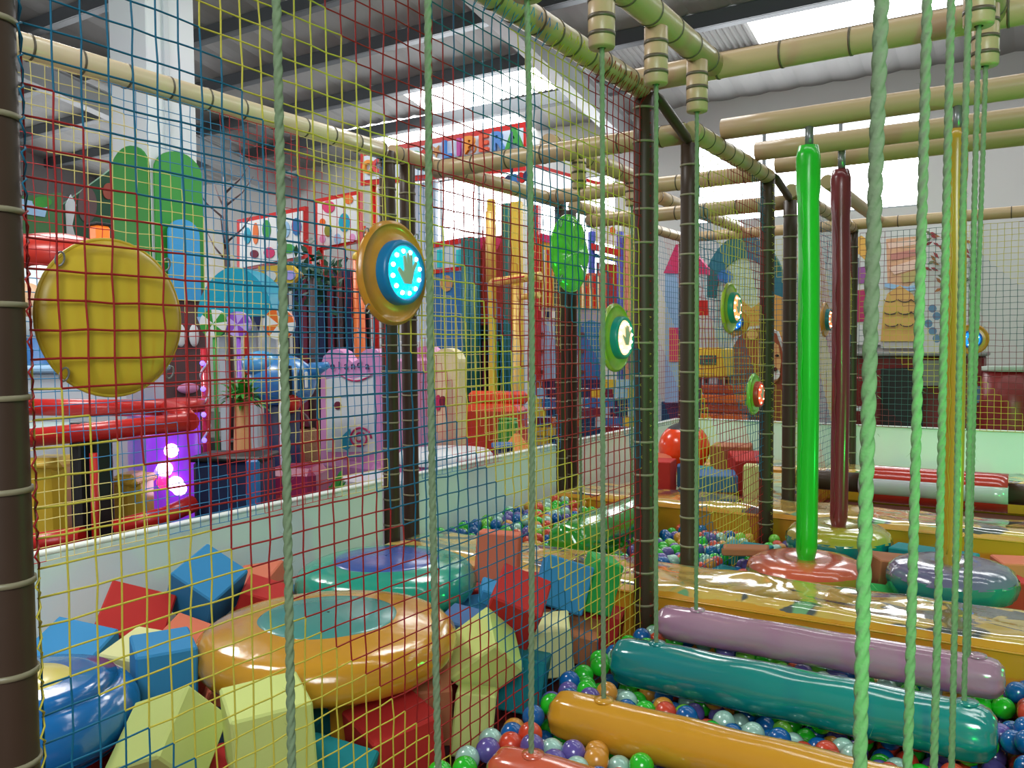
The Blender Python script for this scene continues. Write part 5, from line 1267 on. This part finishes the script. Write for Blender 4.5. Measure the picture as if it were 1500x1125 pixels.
cut('wall_board', [(974, 400), (1022, 396), (1022, 600), (974, 600)], SKYB, t, .05, Y=Yh); cut('roof', [(972, 400), (990, 358), (1008, 358), (1036, 392), (1036, 402)], HOT, t, .1, Y=Yh, out=.03); cut('grey_gable', [(1012, 400), (1034, 402), (1034, 440), (1012, 440)], LGREY, t, .04, Y=Yh, out=.02); cut('red_sill', [(1010, 440), (1036, 440), (1036, 462), (1010, 462)], RED, t, .05, Y=Yh, out=.04); cut('pink_window', rect(980, 480, 1000, 530), HOT, t, .02, Y=Yh, out=.02); bxd('foot', NAVY, t, (q.x, Yh + .05, .3), (.6, .1, .6), .01)
q = AY(1045, 525, 9.0); t = thing('yellow_block_table', 'yellow play table block seen through the second net', 'table', (q.x, 9.0, 0)); p_ = AY(1045, 508, 9.0)
MB().box((0, 0, p_.z - .17), (.34, .34, .32), bev=.02).build('yellow_body', YELL, t); MB().box((0, -.175, p_.z - .14), (.18, .012, .1), bev=.003).build('green_mark', TEALP, t)
for x in (-.12, .12):
    for y in (-.12, .12): MB().box((x, y, (p_.z - .33) / 2), (.05, .05, p_.z - .33)).build('leg', DBROWN, t)
q = AY(1062, 600, 8.7); t = thing('orange_bench', 'orange slatted bench behind the back barrier, below the yellow block', 'bench', (q.x, 8.7, 0)); p_ = AY(1062, 562, 8.7)
for k in range(6): MB().box((0, -.02 * (k % 2), p_.z - .06 - .1 * k), (.5, .04, .085), bev=.01).build('slat', ORANGE if k % 2 else M_('rust_paint', (176, 74, 34), .5), t)
for x in (-.22, .22): MB().box((x, .04, p_.z / 2), (.05, .05, p_.z), bev=.006).build('leg', DBROWN, t)

# wall paintings (plain painted patches)
Ym = 11.9
def mural(label, pieces, cat='painting'):
    a, b, m = pieces[0][1][0][0], pieces[0][1][0][1], None
    q = AY(a, b, Ym); t = thing('wall_painting', label, cat, (q.x, Ym, q.z))
    for k, (nm, pts, mm) in enumerate(pieces): cut(nm, pts, mm, t, .02, Y=Ym, out=.004 * k)
    return t
MB_WHITE = M_('mural_ground_white', (206, 208, 206), .6); SALM = M_('mural_salmon', (214, 164, 130), .6, vary=.25, vscale=9); GOLD = M_('mural_gold', (214, 166, 96), .6, vary=.12, vscale=3); LINE = M_('mural_dark_line', (60, 52, 60), .6)
mural('painted mural patch of stacked gold scallops under a pink swirl on the back wall', [('white_ground', [(1290, 340), (1350, 335), (1352, 510), (1290, 510)], MB_WHITE), ('pink_swirl', [(1298, 350), (1345, 346), (1348, 385), (1352, 400), (1330, 420), (1300, 415)], SALM), ('pink_stroke', [(1300, 356), (1340, 350), (1342, 358), (1302, 364)], M_('mural_pale_pink', (232, 196, 180), .6)), ('pink_stroke', [(1304, 372), (1346, 364), (1344, 374), (1306, 382)], M_('mural_dusk_pink', (196, 130, 120), .6)), ('pink_stroke', [(1302, 392), (1340, 380), (1348, 392), (1310, 402)], M_('mural_pale_pink', (232, 196, 180), .6)), ('olive_stroke', [(1320, 402), (1346, 394), (1340, 412), (1322, 414)], M_('mural_khaki', (190, 170, 110), .6)), ('pale_blue_band', [(1296, 414), (1330, 420), (1346, 416), (1346, 424), (1322, 428), (1296, 420)], SKYB), ('gold_skirt', [(1300, 430), (1318, 418), (1336, 430), (1346, 445), (1348, 500), (1290, 500), (1294, 450)], GOLD)] +
      [('scallop_line', [(x + 10 * math.cos(a), y + 5 * math.sin(a)) for a in np.linspace(0, PI, 8)] + [(x + 9 * math.cos(a), y + 3.6 * math.sin(a)) for a in np.linspace(PI, 0, 8)], LINE) for x, y in ((1304, 438), (1325, 438), (1344, 438), (1304, 456), (1325, 456), (1344, 456), (1306, 474), (1328, 474))])
mural('painted mural patch in magenta and purple on the back wall beside the maroon pole', [('white_ground', [(1236, 342), (1290, 340), (1290, 505), (1236, 505)], MB_WHITE), ('gold_patch', [(1246, 352), (1262, 345), (1272, 352), (1280, 378), (1270, 384), (1258, 372), (1248, 372)], M_('mural_yellow', (222, 170, 80), .6)), ('purple_patch', [(1256, 392), (1282, 388), (1284, 412), (1258, 416)], M_('mural_purple', (150, 84, 150), .6)), ('magenta_patch', [(1250, 426), (1278, 422), (1280, 470), (1252, 472)], M_('mural_magenta', (176, 40, 96), .6)), ('grey_patch', [(1238, 370), (1258, 378), (1256, 420), (1238, 422)], M_('mural_grey', (110, 116, 130), .6))])
sprig = [('white_ground', [(1352, 332), (1425, 326), (1425, 520), (1352, 520)], MB_WHITE)]
g = random.Random(4)
for k in range(44):
    x, y = g.uniform(1356, 1418), g.uniform(336, 428); a = g.uniform(-.9, .9)
    sprig.append(('painted_leaf', [(x - 6 * math.cos(a), y + 6 * math.sin(a)), (x + 2 * math.sin(a), y + 2), (x + 7 * math.cos(a), y - 7 * math.sin(a)), (x - 2 * math.sin(a), y - 2.4)], (M_('leaf_brown', (160, 104, 60), .6), M_('leaf_red', (150, 50, 56), .6), M_('leaf_olive', (110, 112, 80), .6))[k % 3]))
for k in range(5):
    x, y = 1366 + 7 * math.sin(k * 2.1), 452 + 11 * k; sprig.append(('blue_squiggle', oval(x, y, 6, 6, 10), M_('mural_blue_grey', (90, 130, 160), .6)))
mural('painted mural patch of brown leaf sprigs on the back wall, behind the rope bundle', sprig)
# red counter with dark opening
Yc2 = 9.4; q = AY(1330, 580, Yc2); t = thing('red_counter', 'deep red counter with a dark opening behind the back net', 'counter', (q.x, Yc2, 0))
zt = AY(1330, 522, Yc2).z; a_, b_ = AY(1246, 580, Yc2).x, AY(1440, 580, Yc2).x
bxd('body', DRED, t, ((a_ + b_) / 2, Yc2 + .3, zt / 2), (b_ - a_, .5, zt), .02); bxd('top', M_('counter_grey_top', (120, 116, 116), .4), t, ((a_ + b_) / 2, Yc2 + .28, zt + .02), (b_ - a_ + .06, .6, .04), .01)
cut('opening_shade', [(1290, 540), (1352, 538), (1352, 640), (1290, 640)], black, t, .02, Y=Yc2, out=-.0 + .06); cut('grey_box', [(1352, 528), (1380, 528), (1380, 565), (1352, 565)], M_('counter_grey_top', (120, 116, 116)), t, .05, Y=Yc2, out=.07); cut('blue_grey_picture', [(1428, 566), (1448, 566), (1448, 590), (1428, 590)], M_('mural_blue_grey', (90, 130, 160)), t, .02, Y=Yc2, out=.06)  # opening is a black sheet on the front, shade put in as colour
q = AY(1250, 560, 9.1); t = thing('tan_display_shelf', 'small tan and grey display shelf beside the red counter', 'shelf', (q.x, 9.1, 0)); p_ = AY(1250, 552, 9.1)
for k in range(3): MB().box((0, 0, p_.z - .02 - k * .3), (.3, .3, .03), bev=.005).build('shelf_board', DRED if k == 0 else LGREY, t)
for x in (-.13, .13): MB().box((x, 0, p_.z / 2), (.03, .28, p_.z - .04), bev=.005).build('side_panel', TAN, t)
q = AY(1480, 600, 8.9); t = thing('red_drum', 'tall dark red round drum behind the back net at the edge', 'drum', (q.x, 8.9, 0)); zt = AY(1480, 540, 8.9).z
MB().lathe([(.2, 0), (.24, zt * .3), (.25, zt * .7), (.22, zt), (0, zt)], 32).build('body', M_('drum_red', (130, 28, 28), .35), t); MB().lathe([(.235, zt - .02), (.235, zt + .02), (.0, zt + .025)], 32).build('lid', M_('pale_green_grey', (150, 166, 150), .5), t)
# ------------------------------------------------------------------ light
w = bpy.data.worlds.new('world'); SC.world = w; w.use_nodes = True
bg = w.node_tree.nodes['Background']; bg.inputs['Color'].default_value = (.86, .95, 1.0, 1); bg.inputs['Strength'].default_value = .15
def area(name, loc, rot, size, power, col=(1, 1, 1), sy=None):
    l = bpy.data.lights.new(name, 'AREA'); l.energy = power; l.color = col; l.size = size
    if sy: l.shape = 'RECTANGLE'; l.size_y = sy
    o = bpy.data.objects.new(name, l); COL.objects.link(o); o.location = loc; o.rotation_euler = rot
    return o
# unseen area lights added to brighten the play frame and the hall
dl = area('added_fill_light', (1.5, -2.6, 3.5), (0, 0, 0), 2.2, 200, (.93, .98, 1.0))
dl.rotation_euler = (Vector((-2.6, 2.6, .3)) - dl.location).to_track_quat('-Z', 'Y').to_euler()
area('added_fill_light', (-8.5, 5, 5.2), (0, 0, 0), 1.6, 150, (1, .98, .96))
area('added_fill_light', (-4.6, 1.0, 5.0), (0, 0, 0), 1.4, 150, (1, .99, .97))
area('added_fill_light', (-3.6, 6.4, 4.9), (0, 0, 0), 1.4, 70, (1, .99, .97))
def spot(name, loc, target, power, col, angle, blend=.4, rad=.05):
    l = bpy.data.lights.new(name, 'SPOT'); l.energy = power; l.color = col; l.spot_size = math.radians(angle); l.spot_blend = blend; l.shadow_soft_size = rad
    o = bpy.data.objects.new(name, l); COL.objects.link(o); o.location = loc
    o.rotation_euler = (Vector(target) - Vector(loc)).to_track_quat('-Z', 'Y').to_euler()
    return o
# green party light standing beyond the pit edge
spot('green_party_light', (1.9, .9, .35), (-.65, 2.9, 2.9), 150, (.01, 1, .05), 66, .6, .05)
spot('green_party_light', (.55, -.35, 1.15), (-.17, 2.3, 1.0), 100, (.02, 1, .10), 34, .5, .04)
spot('green_party_light', (1.15, 4.2, .5), (-1.0, 4.6, 1.6), 42, (.02, 1, .12), 160, .6, .06)
spot('green_party_light', (1.3, 5.4, 1.0), (-.2, 8.0, .4), 70, (.02, 1, .14), 75, .6, .06)

vs = SC.view_settings
vs.view_transform = 'Standard'; vs.look = 'None'; vs.gamma = 1.0; vs.use_curve_mapping = False; vs.exposure = 0.15
